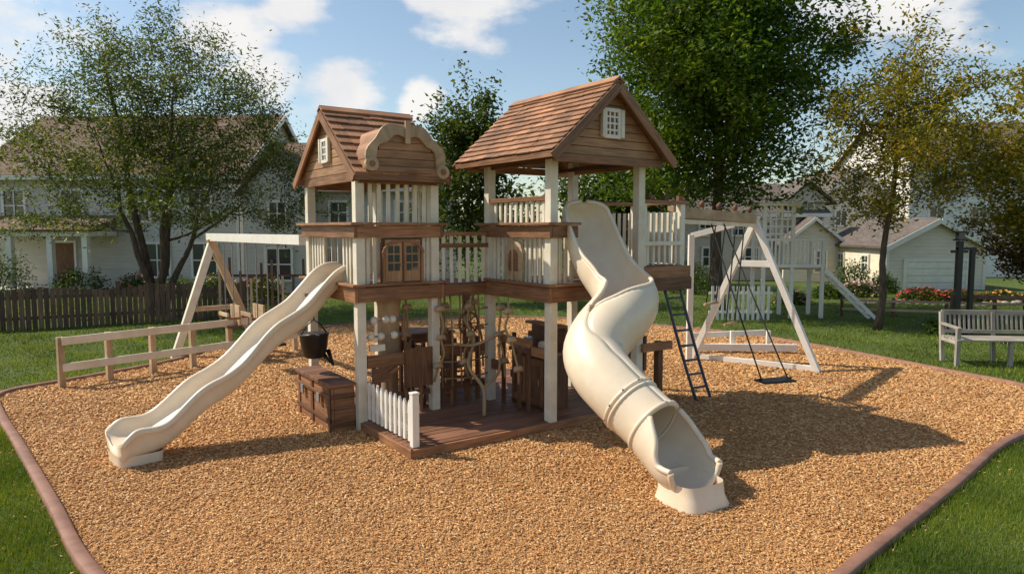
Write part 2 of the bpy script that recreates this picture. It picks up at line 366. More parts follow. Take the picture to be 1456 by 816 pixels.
mb.beam((xa,ya-.012,ez-.02),(xb,ya-.012,ez-.02),.02,.07,WOOD)
window(mb,(-.062,.75,3.08),.16,.24,(-1,0,0),WHITE,GLASS,1,2,.035,.03)
mb.box(-.1,-.063,.6,.64,2.95,3.22,CREAM); mb.box(-.1,-.063,.86,.9,2.95,3.22,CREAM)
mb.build('gables_and_trim',T1,.003)
mb=MB()
for i in range(5):
    w=.38*math.cos(min(1.45,i*.31)); mb.box(.47-w,.47+w,-.2,-.18,2.86+i*.085,2.94+i*.085,GABLE)
for k in range(2): mb.box(.0,.9,-.215-.004*k,-.19-.004*k,2.735+k*.062,2.793+k*.062,GABLE)
K=30; po=[];pi_=[]
for i in range(K+1):
    a=math.pi*i/K; s_=math.sin(a)
    wob=.022*math.sin(a*7+.6)
    ro,rh=.46+wob,.47+wob
    po.append((.47-ro*math.cos(a),-.24,2.86+(rh*(max(0,s_)**.75))-.05*(i/K)))
    ri,ri2=.37-.01*math.sin(a*9),.345-.02*math.sin(a*9)
    pi_.append((.47-ri*math.cos(a),-.24,2.86+ri2*(max(0,s_)**.8)-.05*(i/K)))
for i in range(K): mb.poly([po[i],po[i+1],pi_[i+1],pi_[i]],(0,.035,0),TAN)
for cx_,cz_,r_ in ((.06,2.87,.075),(.90,2.82,.075)):
    P=[(cx_+r_*math.cos(2*math.pi*k/14),-.252,cz_+r_*math.sin(2*math.pi*k/14)) for k in range(14)]; mb.poly(P,(0,.05,0),TAN)
    P=[(cx_+r_*.45*math.cos(2*math.pi*k/10),-.262,cz_+r_*.45*math.sin(2*math.pi*k/10)) for k in range(10)]; mb.poly(P,(0,.009,0),WOOD)
mb.box(.44,.5,-.262,-.241,3.1,3.34,TAN)
for i in range(K):
    a=V(po[i]); b=V(po[i+1]); q=(a+b)/2; back=min(.62,max(.05,(q.z-2.72)*1.15))
    if q.z<2.86: continue
    mb.poly([a+V((0,.035,-.02)),b+V((0,.035,-.02)),b+V((0,back,-.03)),a+V((0,back,-.03))],(0,0,-.015),SHING)
mb.build('dormer_arch',T1,.002)
# --- right tower
T2=group('play_tower',O,RZ)
X0,X1,Y0,Y1=1.69,2.99,-1.18,.02
mb=MB(); tower_base(mb,X0,X1,Y0,Y1,3.05,.1,1.58,skip=('f','r'))
for z0,z1,t in ((2.1,2.23,.035),(2.236,2.266,.09)): mb.box(X0-.05,X0+.3,Y0-.054-t,Y0-.054,z0,z1,WOOD)
mb.box(X0-.05,X1+.05,Y0-.13,Y0-.05,1.58,1.606,WOOD)
balus(mb,(X0,Y0+.06),(X0,Y1-.06),1.6,2.1); balus(mb,(X0+.07,Y0),(X0+.32,Y0),1.6,2.1,.08)
balus(mb,(X0+.07,Y1),(X1-.07,Y1),1.6,2.1); balus(mb,(X1,Y0+.6),(X1,Y1-.06),1.6,2.1)
balus(mb,(X0,Y0+.08),(X0,Y1-.08),2.266,2.5,.095,.045); mb.box(X0-.035,X0+.035,Y0+.05,Y1-.05,2.5,2.55,WOOD)
mb.beam((X0,Y0+.06,2.94),(X0,Y1-.06,2.94),.04,.1,WOOD); mb.beam((X1,Y0+.06,2.94),(X1,Y1-.06,2.94),.04,.1,WOOD)
mb.box(X1-.46,X1-.4,Y0-.03,Y0+.03,1.6,2.3,CREAM)
mb.build('frame_and_railing',T2,.004)
mb=MB()
P=[(0,-.17,1.62),(0,.17,1.62)]+[(0,.17*math.cos(a),1.92+.15*math.sin(a)) for a in [math.pi*i/10 for i in range(11)]]
mb.poly([(X0-.055,-.55+p[1],p[2]) for p in P],(.02,0,0),TAN)
mb.poly([(X0-.057,-.55+p[1]*.55,1.72+(p[2]-1.62)*.55) for p in P],(-.004,0,0),WOOD)
mb.box(X0-.075,X0-.057,-.56,-.54,1.62,2.02,TAN)
mb.build('arched_panel',T2,.003)
ez,rz2=2.98,3.76; xa,xb=1.46,3.2; xm=2.33; ya,yb=-1.52,.42
mb=MB()
shingles(mb,(xa,ya,ez),(xa,yb,ez),(xm,ya,rz2),(xm,yb,rz2),12,SHING,.12,.3); shingles(mb,(xb,ya,ez),(xb,yb,ez),(xm,ya,rz2),(xm,yb,rz2),12,SHING,.12,.3)
mb.poly([(xa,ya+.01,ez),(xa,yb-.01,ez),(xm,yb-.01,rz2),(xm,ya+.01,rz2)],(0,0,-.02),WOODD); mb.poly([(xb,ya+.01,ez),(xb,yb-.01,ez),(xm,yb-.01,rz2),(xm,ya+.01,rz2)],(0,0,-.02),WOODD)
mb.beam((xm-.035,ya-.01,rz2+.02),(xm-.035,yb+.01,rz2+.02),.11,.02,SHING,(-.7,0,1)); mb.beam((xm+.035,ya-.01,rz2+.021),(xm+.035,yb+.01,rz2+.021),.11,.02,SHING,(.7,0,1))
mb.build('roof_shingles',T2)
mb=MB(); gable(mb,ya+.12,'y',xa+.07,xb-.07,2.98,3.71,8,GABLE,.02,1); gable(mb,yb-.12,'y',xa+.07,xb-.07,2.98,3.71,8,GABLE,.02,-1)
for sy in (ya-.006,yb+.006):
    mb.beam((xa-.02,sy,ez-.06),(xm,sy,rz2-.05),.025,.1,WOOD,(-.7,0,1)); mb.beam((xb+.02,sy,ez-.06),(xm+.002,sy,rz2-.049),.024,.1,WOOD,(.7,0,1))
mb.box(xa+.08,xb-.08,ya+.1,ya+.14,2.89,2.975,WOOD); mb.box(xa+.08,xb-.08,yb-.14,yb-.1,2.89,2.975,WOOD)
mb.beam((xa-.012,ya,ez-.03),(xa-.012,yb,ez-.03),.02,.06,WOOD)
mb.box(X0-.06,X0+.06,ya+.14,yb-.14,2.93,2.975,WOODD); mb.box(X1-.06,X1+.06,ya+.14,yb-.14,2.93,2.975,WOODD)
window(mb,(xm,ya+.118,3.33),.2,.28,(0,-1,0),WHITE,WOODD,2,3,.04,.03)
mb.box(xm-.16,xm-.115,ya+.07,ya+.115,3.18,3.48,CREAM); mb.box(xm+.115,xm+.16,ya+.07,ya+.115,3.18,3.48,CREAM)
mb.build('gables_and_trim',T2,.003)
BR=group('play_bridge',O,RZ); mb=MB()
for i in range(7): mb.box(.96+i*.098,.96+i*.098+.09,.0,.75,1.53,1.565,DECK)
mb.box(.955,1.635,-.03,.005,1.42,1.55,WOOD); mb.box(.955,1.635,.75,.785,1.42,1.55,WOOD)
balus(mb,(.97,-.01),(1.63,-.01),1.57,2.12,.1); balus(mb,(.97,.75),(1.63,.75),1.57,2.12,.1)
mb.box(.955,1.635,-.045,.02,2.12,2.16,WOOD); mb.box(.955,1.635,-.03,.004,1.98,2.03,WOOD); mb.box(.955,1.635,.73,.78,2.12,2.16,WOOD)
mb.build('deck_and_rails',BR,.003)
BC=group('play_balcony',O,RZ); mb=MB(); bx0,bx1,by0,by1=3.08,3.8,-1.1,-.3
for x in(bx0+.05,bx1): 
    for y in(by0,by1): mb.box(x-.04,x+.04,y-.04,y+.04,(0 if (x==bx1 and y==by1) or x<3.2 else 1.55),2.5,CREAM)
for i in range(7): mb.box(bx0+i*.1,bx0+i*.1+.094,by0-.06,by1+.06,1.72,1.75,DECK)
mb.box(bx0,bx1+.06,by0-.09,by0-.045,1.55,1.74,WOOD); mb.box(bx1+.062,bx1+.1,by0-.09,by1+.09,1.55,1.74,WOOD); mb.box(bx0,bx1+.06,by1+.045,by1+.09,1.55,1.74,WOOD)
mb.box(bx0+.1,bx1+.09,by0-.12,by0-.09,1.45,1.6,WOODD)
balus(mb,(bx0+.1,by0),(bx1-.04,by0),1.76,2.4,.09); balus(mb,(bx1,by0+.05),(bx1,by1-.05),1.76,2.4,.09); balus(mb,(bx0+.1,by1),(bx1-.04,by1),1.76,2.4,.09)
mb.box(bx0,bx1+.07,by0-.06,by0+.04,2.5,2.54,WOOD); mb.box(bx1-.04,bx1+.07,by0+.042,by1+.06,2.5,2.54,WOOD); mb.box(bx0,bx1-.042,by1-.04,by1+.06,2.5,2.54,WOOD)
mb.beam((bx0,by0-.05,2.02),(bx1,by0-.05,2.02),.02,.05,CREAM)
for i in range(3): mb.box(bx0+.15+i*.25,bx0+.23+i*.25,by0-.03,by0+.02,2.541,2.6,WOODD)
mb.build('deck_and_rails',BC,.003)
PF=group('wooden_platform',O,RZ); mb=MB()
n=26
for i in range(n):
    y=-1.2+i*(2.68/n); mb.box(.0,3.05+random.uniform(-.006,.006),y+.004,y+2.68/n-.004,.075,.11+random.uniform(-.002,.002),DECK)
mb.box(-.03,3.08,-1.24,-1.203,.0,.105,WOOD); mb.box(-.035,-.002,-1.24,1.5,.0,.105,WOOD); mb.box(3.052,3.085,-1.2,1.5,.0,.105,WOOD)
mb.build('boards',PF,.004)
CH=group('treasure_chest',O,RZ); mb=MB()
cx0,cx1,cy0,cy1=-.32,-.06,.05,1.15
for k in range(4):
    z=.02+k*.12
    mb.box(cx0,cx0+.03,cy0,cy1,z,z+.114,WOOD); mb.box(cx0+.032,cx1,cy0,cy0+.03,z,z+.114,WOOD); mb.box(cx0+.032,cx1,cy1-.03,cy1,z,z+.114,WOOD)
for i in range(7): mb.box(cx0-.03,cx1,cy0-.03+i*.165,cy0+.128+i*.165,.505,.545,DECK)
for y in (cy0+.02,.6,cy1-.1): mb.box(cx0-.015,cx0-.001,y,y+.07,.01,.5,WOODD)
mb.box(cx0-.012,cx1,cy0-.014,cy0-.001,.38,.43,WOODD); mb.box(cx0-.012,cx1,cy0-.014,cy0-.001,.06,.12,WOODD)
for z in(.12,.38): mb.box(cx0-.026,cx0-.016,cy0,cy1,z,z+.04,WOODD)
mb.box(cx0-.045,cx0-.028,.32,.4,.3,.4,METAL); mb.box(cx0-.045,cx0-.028,.85,.93,.3,.4,METAL)
mb.build('body',CH,.004)
PK=group('picket_fence',O,RZ); mb=MB()
px=.05
for i in range(10):
    y=-1.08+i*.106
    h=.5+random.uniform(-.006,.006); mb.box(px-.012,px+.012,y,y+.05,.14,h,WHITE); mb.poly([(px-.012,y,h+.001),(px-.012,y+.05,h+.001),(px-.012,y+.025,h+.05)],(.024,0,0),WHITE)
mb.box(px+.013,px+.035,-1.12,-.05,.22,.27,WHITE); mb.box(px+.013,px+.035,-1.12,-.05,.4,.45,WHITE)
mb.box(px-.035,px+.035,-1.19,-1.12,.11,.62,WHITE)
mb.poly([(px-.04,-1.195,.621),(px+.04,-1.195,.621),(px+.04,-1.115,.621),(px-.04,-1.115,.621)],(0,0,.02),WHITE)
mb.build('pickets',PK,.004)
UD=group('play_counter',O,RZ); mb=MB()
mb.box(.06,.84,-.05,-.01,.68,.82,WOOD); mb.box(.5,.84,-.08,-.052,.42,.86,WOODD); mb.box(.1,.3,-.08,-.052,.52,.68,WOODD)
for i in range(4): mb.box(.12+i*.19,.16+i*.19,-.04,-.015,.12,.68,WOOD)
mb.box(.06,.84,-.012,.02,.3,.36,WOODD); mb.beam((.1,-.06,.5),(.42,-.06,.66),.02,.05,WOOD)
mb.build('counter',UD,.004)
BG_=group('bead_game_panel',O,RZ); mb=MB()
for z in (1.02,1.2): mb.tube([(.05,0,z),(.5,0,z)],.012,METAL,8)
for x,z in ((.12,1.02),(.24,1.02),(.4,1.02),(.16,1.2),(.3,1.2),(.38,1.2)): mb.ball((x,0,z),.045,CREAM)
mb.box(.5,.53,-.02,.02,.95,1.27,WOOD); mb.box(.1,.28,-.02,.015,.86,.93,CREAM)
mb.build('beads',BG_)
CO=group('play_column',O,RZ); mb=MB()
mb.tube([(.5,.35,z) for z in (.112,.3,.7,.75,1.1,1.3,1.42)],[.13,.1,.1,.125,.12,.13,.16],TAN,14); mb.build('trunk',CO)
def chair(name,x,y,rz,seat=.42,back=.85,w=.36,mat=WOODD):
    c=group(name,(0,0,0)); loc=Matrix.Translation(V(O))@Matrix.Rotation(math.radians(RZ),4,'Z')@V((x,y,.11)); c.location=loc; c.rotation_euler=(0,0,math.radians(RZ+rz))
    mb=MB(); h=w/2
    for sx in(-1,1):
        mb.beam((sx*h,-h,0),(sx*h*.9,-h*.95,seat),.035,.035,mat,(0,1,0)); mb.beam((sx*h,h,0),(sx*h*.95,h*1.1,back),.035,.035,mat,(0,1,0))
        mb.beam((sx*h,-h,.15),(sx*h,h,.15),.02,.025,mat)
    for i in range(4): mb.box(-h,h,-h+i*w/4+.004,-h+(i+1)*w/4-.004,seat,seat+.025,mat)
    for z in (.55,.66,.77): mb.box(-h,h,h*1.05-.01,h*1.05+.012,z,z+.06,mat)
    mb.build('frame',c,.003)
chair('wooden_chair',1.25,.25,20,.42,.85,.34,WOOD); chair('wooden_chair',1.75,.95,-120); chair('wooden_chair',.75,1.15,200)
TB=group('wooden_play_table',O,RZ); mb=MB()
tx,ty=1.25,1.0
for i in range(5): mb.box(tx-.35,tx+.35,ty-.28+i*.112,ty-.176+i*.112,.86,.89,WOOD)
for sx in(-1,1):
    for sy in(-1,1): mb.beam((tx+sx*.3,ty+sy*.22,.11),(tx+sx*.3,ty+sy*.22,.86),.05,.05,WOOD,(0,1,0))
mb.box(tx-.32,tx+.32,ty-.24,ty-.22,.76,.855,WOOD); mb.box(tx-.32,tx+.32,ty+.22,ty+.24,.76,.855,WOOD); mb.box(tx-.3,tx+.3,ty-.24,ty-.22,.3,.36,WOOD)
mb.build('table',TB,.003)
CB=group('play_kitchen_cabinet',O,RZ); mb=MB()
kx,ky=1.86,-.55
mb.box(kx,kx+.35,ky-.3,ky+.35,.11,.74,WOODD); mb.box(kx-.03,kx+.38,ky-.33,ky+.38,.742,.78,WOOD)
for s in (-.28,.05):
    mb.box(kx-.018,kx-.001,ky+s,ky+s+.27,.16,.7,WOOD); mb.box(kx-.022,kx-.0185,ky+s+.05,ky+s+.22,.24,.62,WOODD); mb.tube([(kx-.04,ky+s+.04,.4),(kx-.04,ky+s+.04,.48)],.008,METAL,6)
mb.box(kx+.3,kx+.34,ky-.3,ky+.35,.781,1.05,WOODD); mb.box(kx+.2,kx+.34,ky-.3,ky+.35,1.051,1.08,WOOD)
mb.ball((kx+.12,ky-.1,.84),.055,CREAM); mb.tube([(kx+.15,ky+.2,.781),(kx+.15,ky+.2,.86),(kx+.15,ky+.2,.9)],[.06,.07,.065],METAL,12)
mb.build('cabinet',CB,.003)
# lower railing between right-tower posts and mid posts
LR=group('lower_play_railing',O,RZ); mb=MB()
mb.box(1.67,1.71,-.2,-.03,.5,.62,WOOD); mb.box(1.665,1.715,-1.12,-.85,.78,.88,WOOD)
mb.box(1.66,1.7,-.84,-.2,.86,.95,WOOD)
for y in (-.8,-.62,-.3): mb.box(1.672,1.704,y,y+.05,.12,.858,WOODD)
mb.box(1.0,1.62,.03,.07,.72,.83,WOOD); mb.box(1.0,1.62,.035,.065,.3,.38,WOODD)
for x in (1.04,1.2,1.36,1.52): mb.box(x,x+.05,.072,.1,.12,.9,WOODD)
mb.box(2.0,2.9,-.0,.04,.7,.82,WOOD); mb.box(2.0,2.9,.0,.035,.35,.44,WOODD)
for x in (2.05,2.3,2.55,2.8): mb.box(x,x+.05,.041,.07,.12,.9,WOODD)
mb.box(.9,.94,.1,1.4,.68,.8,WOOD)
for y in (.2,.5,.8,1.1): mb.box(.865,.898,y,y+.06,.12,.86,WOODD)
mb.build('boards',LR,.003)
WH=group('steering_wheel',O,RZ); mb=MB()
cw=V((1.35,-.0,1.08))
mb.tube([cw+V((.13*math.cos(k*math.pi/10),-.03,.13*math.sin(k*math.pi/10))) for k in range(21)],.012,WOODD,7)
for k in range(4):
    a=k*math.pi/4; d=V((math.cos(a)*.16,0,math.sin(a)*.16)); mb.tube([cw-d+V((0,-.03,0)),cw+d+V((0,-.03,0))],.009,WOOD,6)
mb.tube([cw+V((0,-.05,0)),cw+V((0,.05,0))],.025,WOODD,8); mb.box(1.33,1.37,.05,.08,.82,1.42,WOOD)
mb.build('wheel',WH)
SP=group('side_panel',O,RZ); mb=MB()
mb.box(2.99+.06,2.99+.1,-1.15,-.35,.62,.78,WOOD); mb.box(3.1,3.14,-1.2,-.6,.5,.92,WOODD); mb.box(3.0,3.5,-1.28,-1.24,.74,.84,WOOD); mb.box(3.3,3.38,-1.24,-1.16,.0,.84,WOODD)
mb.build('boards',SP,.004)
HR=group('hanging_climbing_rope',O,RZ); mb=MB()
random.seed(3)
for (x,y) in ((1.35,-.1),(1.55,-.35),(1.1,.1),(.68,.3),(1.62,.3),(1.45,-.7),(.95,-.05)):
    pts=[];zz=1.42;px_,py_=x,y
    while zz>.3: pts.append((px_,py_,zz)); zz-=.16; px_+=random.uniform(-.06,.06); py_+=random.uniform(-.06,.06)
    mb.tube(catmull(pts,4),.013,ROPE,6)
    for q in pts[1::2]:
        mb.tube([V(q)+V((-.05,0,.0)),V(q)+V((-.03,0,.03)),V(q)+V((.03,0,.03)),V(q)+V((.06,0,0))],[.02,.035,.035,.015],TAN,8)
pts=[(1.2,-.6,.11),(1.25,-.5,.4),(1.15,-.35,.65),(1.35,-.15,.9),(1.3,0,1.2),(1.5,.05,1.45)]
mb.tube(catmull(pts,5),.022,ROPE,7); mb.tube(catmull([(1.25,-.5,.4),(1.5,-.45,.55),(1.6,-.3,.85)],5),.016,ROPE,6)
mb.tube(catmull([(1.0,-.3,.9),(1.35,-.2,.85),(1.7,-.3,1.0)],5),.018,TAN,6)
for i in range(6): mb.tube([(1.0+i*.13,.02,1.42),(1.0+i*.13+.02*(i%2),.0,.9),(1.0+i*.13,-.02,.35)],.01,ROPE,6)
for k in range(5): mb.tube([(.98,.0,.45+k*.2),(1.35,.0,.42+k*.2),(1.67,.0,.45+k*.2)],.01,ROPE,6)
mb.build('ropes',HR)
HB=group('hanging_bucket',O,RZ); mb=MB()
bx,by=-.25,.75
mb.tube([(bx,by,.72),(bx,by,.74),(bx,by,.86),(bx,by,.98),(bx,by,1.0),(bx,by,.985)],[.09,.12,.15,.165,.175,.14],BLACK,18)
mb.tube([(bx-.16,by,.98),(bx-.08,by,1.1),(bx,by,1.16),(bx+.08,by,1.1),(bx+.16,by,.98)],.008,BLACK,6); mb.tube([(bx,by,1.16),(bx+.02,by,1.43)],.008,BLACK,6)
mb.tube([(bx+.1,by-.02,.75),(bx+.2,by-.05,.62),(bx+.16,by,.8)],[.03,.02,.03],BLACK,8)
mb.build('bucket',HB)
mb=MB(); mb.beam((-.05,.75,1.44),(-.35,.75,1.44),.05,.05,WOOD); mb.build('bracket',HB,.003)
# ---------------------------------------------------------------- wavy slide
def sweep(name,parent,path,profs,closed,mat,solid=0,sub=1,loc=None,upv=(0,0,1)):
    P=[V(p) for p in path]; vs=[]; n=len(P); k=len(profs[0]); up=V(upv)
    for i in range(n):
        t=(P[min(i+1,n-1)]-P[max(i-1,0)]).normalized(); sd=t.cross(up).normalized(); u=sd.cross(t).normalized()
        for a,b in profs[i]: vs.append(tuple(P[i]+sd*a+u*b))
    fs=[]
    for i in range(n-1):
        for j in range(k if closed else k-1):
            j2=(j+1)%k; fs.append((i*k+j,(i+1)*k+j,(i+1)*k+j2,i*k+j2))
    me=bpy.data.meshes.new(name)
    if closed: fs=[tuple(f) for f in fs]+[tuple(range(k)),tuple(reversed(range((n-1)*k,n*k)))]
    me.from_pydata(vs,[],fs); me.materials.append(mat); me.polygons.foreach_set('use_smooth',[True]*len(me.polygons)); me.update()
    ob=bpy.data.objects.new(name,me); S.collection.objects.link(ob)
    if parent: ob.parent=parent
    if solid:
        md=ob.modifiers.new('s','SOLIDIFY'); md.thickness=solid; md.offset=0
    if sub:
        md=ob.modifiers.new('ss','SUBSURF'); md.levels=sub; md.render_levels=sub
    return ob
SL=group('wavy_slide')
st=V((-1.95,8.10,0)); en=V((-3.62,6.50,0)); hd=en-st
zs=[(-.05,1.62),(0,1.62),(.06,1.60),(.14,1.46),(.22,1.27),(.3,1.13),(.38,1.03),(.46,.89),(.54,.72),(.62,.58),(.70,.49),(.78,.38),(.86,.26),(.93,.2),(1.0,.18),(1.06,.17)]
path=catmull([st+hd*t+V((0,0,z)) for t,z in zs],3)
profs=[]
for i in range(len(path)):
    t=i/(len(path)-1); w=.235+.05*max(0,(t-.75)/.25)+.01*math.sin(t*25); wall=.16+.025*math.sin(t*22)
    if t>.93: wall*=1-.5*(t-.93)/.07
    fl=.035; dp=.06+.09*max(0,(t-.7)/.3)
    inn=[(-w-fl,wall),(-w,wall+.015),(-w+.025,wall-.01),(-w+.045,.05),(-w*.6,.01),(0,0),(w*.6,.01),(w-.045,.05),(w-.025,wall-.01),(w,wall+.015),(w+fl,wall)]
    out=[(w+fl,wall-.05),(w+.01,wall-.055),(w-.0,0),(w*.85,-dp),(0,-dp-.01),(-w*.85,-dp),(-w,0),(-w-.01,wall-.055),(-w-fl,wall-.05)]
    profs.append(inn+out)
sweep('chute',SL,path,profs,True,PLAST,0,1)
t=hd.normalized(); s=V((t.y,-t.x,0)); c=st+hd*.975
vs=[];fs=[]
for z,wa,la in ((0.0,.24,.2),(.04,.24,.2),(.12,.25,.205)):
    for k in range(20):
        a=2*math.pi*k/20; ca,sa=math.cos(a),math.sin(a); e=.45
        x=math.copysign(abs(ca)**e,ca)*la; y=math.copysign(abs(sa)**e,sa)*wa; vs.append(tuple(c+t*x+s*y+V((0,0,z))))
for r_ in range(2):
    for k in range(20): fs.append((r_*20+k,r_*20+(k+1)%20,r_*20+20+(k+1)%20,r_*20+20+k))
ob=npmesh('foot',np.array(vs),np.array(fs),PLAST,SL); ob.data.polygons.foreach_set('use_smooth',[True]*len(ob.data.polygons))
# ---------------------------------------------------------------- spiral slide
SS=group('spiral_tube_slide')
CP=[(.80,7.86,2.50),(.825,7.78,2.36),(.89,7.64,2.10),(.98,7.46,1.85),(1.10,7.24,1.64),(1.15,7.0,1.48),(1.03,6.80,1.34),(.86,6.67,1.18),(.77,6.52,1.03),(.82,6.34,.89),(.94,6.17,.76),(1.07,6.02,.64),(1.19,5.88,.54),(1.28,5.77,.46),(1.36,5.67,.39),(1.42,5.57,.345),(1.47,5.48,.33)]
R=[.10,.265,.295,.3,.3,.3,.295,.29,.28,.27,.262,.255,.252,.27,.285,.285,.265]
OP=[1.0,.95,.9,.85,.75,.5,.22,.03,0,0,0,0,0,.6,.8,1.0,1.15]
n=6; path=catmull(CP,n); rr=[p.x for p in catmull([(r,0,0) for r in R],n)]; oo=[max(0,p.x) for p in catmull([(o,0,0) for o in OP],n)]
for i in range(n+1): rr[i]=.03+.235*math.sin(math.pi/2*min(1,(i/n)*1.0))**.6 if i else .03
CUT=12*n+1
for i in range(len(oo)):
    if 7*n<=i<=CUT: oo[i]=0
    elif i>CUT: oo[i]=min(1.08,.5+.58*min(1,((i-CUT)/16)))
profs=[]
K=30
for r_,o_ in zip(rr,oo):
    a0=o_*math.pi/2; pr=[]
    for j in range(K+1):
        a=a0+(2*math.pi-2*a0)*j/K; pr.append((math.sin(a)*r_,math.cos(a)*r_))
    profs.append(pr)
sweep('tube_upper',SS,path[:CUT+1],profs[:CUT+1],False,PLAST,.028,0)
sweep('tube_exit',SS,path[CUT:],[profs[CUT+1]]+profs[CUT+1:],False,PLAST,.031,0)
def ring(mb,c,t,r,rad,mat,a0=0,a1=2*math.pi,up=V((0,0,1))):
    t=V(t).normalized(); sd=t.cross(up).normalized(); u=sd.cross(t); pts=[]
    for j in range(41):
        a=a0+(a1-a0)*j/40; pts.append(V(c)+sd*math.sin(a)*r+u*math.cos(a)*r)
    mb.tube(pts,rad,mat,8)
mb=MB()
ring(mb,path[CUT],path[CUT+1]-path[CUT-1],rr[CUT]+.004,.026,PLAST)
for idx in (10*n+4,):
    ring(mb,path[idx],path[idx+1]-path[idx-1],rr[idx]+.01,.018,PLAST)
    ring(mb,path[idx+1]+(path[idx+1]-path[idx])*.2,path[idx+1]-path[idx-1],rr[idx]+.01,.018,PLAST)
def rim(i0,i1,rad):
    for sgn in (0,1):
        pts=[]
        for i in range(i0,i1+1):
            t=(path[min(i+1,len(path)-1)]-path[max(i-1,0)]).normalized(); sd=t.cross(V((0,0,1))).normalized(); u=sd.cross(t)
            a,b=profs[i][0 if sgn==0 else -1]; pts.append(path[i]+sd*a+u*b)
        mb.tube(pts,rad,PLAST,8)
rim(0,7*n-2,.022); rim(CUT+1,len(path)-1,.026)
i=len(path)-1; t=(path[i]-path[i-1]).normalized(); a0=oo[i]*math.pi/2; ring(mb,path[i],t,rr[i],.026,PLAST,a0,2*math.pi-a0)
for k in range(10):
    idx=10*n+4; t=(path[idx+1]-path[idx-1]).normalized(); sd=t.cross(V((0,0,1))).normalized(); u=sd.cross(t); a=k*math.pi/5+.2
    mb.ball(path[idx]+(sd*math.sin(a)+u*math.cos(a))*(rr[idx]+.03),.01,METAL)
mb.build('rims_and_collars',SS)
vs=[];fs=[]; c=path[-8]; t=(path[-1]-path[-9]); t.z=0; t.normalize(); s=V((t.y,-t.x,0)); K2=24
for z,wa,la,of in ((0.0,.24,.25,.08),(.03,.24,.25,.08),(.1,.215,.225,.07),(.2,.22,.22,.05)):
    for k in range(K2):
        a=2*math.pi*k/K2; ca,sa=math.cos(a),math.sin(a); e=.5
        vs.append(tuple(V((c.x,c.y,z))+t*(math.copysign(abs(ca)**e,ca)*la+of)+s*math.copysign(abs(sa)**e,sa)*wa))
for r_ in range(3):
    for k in range(K2): fs.append((r_*K2+k,r_*K2+(k+1)%K2,(r_+1)*K2+(k+1)%K2,(r_+1)*K2+k))
ob=npmesh('foot',np.array(vs),np.array(fs),PLAST,SS); ob.data.polygons.foreach_set('use_smooth',[True]*len(ob.data.polygons))
# ---------------------------------------------------------------- climbing ladder
RL=group('climbing_ladder'); mb=MB()
a0,a1=V((1.86,8.66,1.55)),V((2.36,8.86,0)); w=V((.22,.13,0))
def lp(t): 
    p=a0.lerp(a1,t); p.z-=.05*math.sin(math.pi*t); return p
L1=[lp(i/8) for i in range(9)]; L2=[p+w for p in L1]
LADM=paint('blue_grey_metal',(.06,.1,.15),.35,.2)
mb.tube(L1,.02,LADM,7); mb.tube(L2,.02,LADM,7)
for i in range(1,8): mb.tube([lp(i/8),lp(i/8)+w],.016,LADM,6)
mb.build('ladder',RL)
# ---------------------------------------------------------------- swing sets
def rope(mb,p,q,r,mat,sag=.0):
    P=[V(p).lerp(V(q),i/8)+V((0,0,-sag*math.sin(math.pi*i/8))) for i in range(9)]; mb.tube(P,r,mat,6)
SW=group('swing_set'); mb=MB()
ap=V((3.85,11.2,2.35)); bs=V((2.05,9.15,2.42))
mb.beam(bs,ap+(ap-bs).normalized()*.12,.09,.14,TAN)
mb.beam(bs+V((0,0,-.12)),ap+V((0,0,-.1)),.05,.06,CREAM)
l1,l2=V((4.68,10.62,0)),V((3.05,11.8,0))
mb.beam(ap+V((-.03,.02,.05)),l1,.09,.11,WHITE,(.6,.8,0)); mb.beam(ap+V((.03,-.02,.05)),l2,.09,.11,WHITE,(.6,.8,0))
mb.beam(ap.lerp(l1,.3)+V((-.0,-.03,0)),ap.lerp(l2,.3)+V((0,-.03,0)),.04,.1,WHITE)
mb.beam(l1+V((0,0,.06)),l2+V((0,0,.06)),.06,.08,WHITE)
mb.beam((2.95,11.6,0),(2.95,11.6,2.1),.09,.09,WHITE); mb.beam((2.95,11.6,2.08),ap,.06,.09,WHITE)
mb.beam((3.1,12.3,.12),(5.0,12.2,.12),.08,.12,WHITE); mb.beam((3.1,12.3,.32),(4.6,12.7,.32),.05,.09,WHITE)
for x in (3.15,3.9,4.55): mb.beam((x,12.3+(x-3.1)*.05,0),(x,12.3+(x-3.1)*.05,.4),.07,.07,WHITE)
mb.build('a_frame',SW,.004)
mb=MB()
sc_=V((3.36,8.85,.27)); sd=V((.19,.06,0)); tp=V((2.95,10.17,2.3)); bd=(ap-bs).normalized()*.2; bd.z=0
rope(mb,tp-bd,sc_-sd,.01,BLACK,.03); rope(mb,tp+bd,sc_+sd,.01,BLACK,.03)
mb.tube(catmull([sc_-sd*1.25+V((0,0,.03)),sc_-sd*.8,sc_,sc_+sd*.8,sc_+sd*1.25+V((0,0,.03))],3),.012,BLACK,6)
mb.build('swing_ropes',SW)
mb=MB(); vv_=sd.normalized(); uu=V((-vv_.y,vv_.x,0))
mb.obox(sc_,vv_*.24,uu*.12,V((0,0,.014)),BLACK); mb.build('swing_seat',SW,.012)
mb=MB()
for f,l in ((.8,1.55),(.55,1.2)):
    q=bs.lerp(ap,f)+V((0,0,-.08))
    rope(mb,q-bd*.8,q+V((-.1,.05,-l))-bd*.8,.01,BLACK); rope(mb,q+bd*.8,q+V((-.1,.05,-l))+bd*.8,.01,BLACK)
    mb.tube([q+V((-.1,.05,-l))-bd*1.1,q+V((-.1,.05,-l))+bd*1.1],.02,TAN,8)
for i in range(5):
    c=bs.lerp(ap,.12+.2*i)+V((0,0,.09)); mb.tube([c,c+V((0,0,.05)),c+V((.02,0,.1))],[.03,.045,.02],WOODD,8)
mb.build('trapeze',SW)
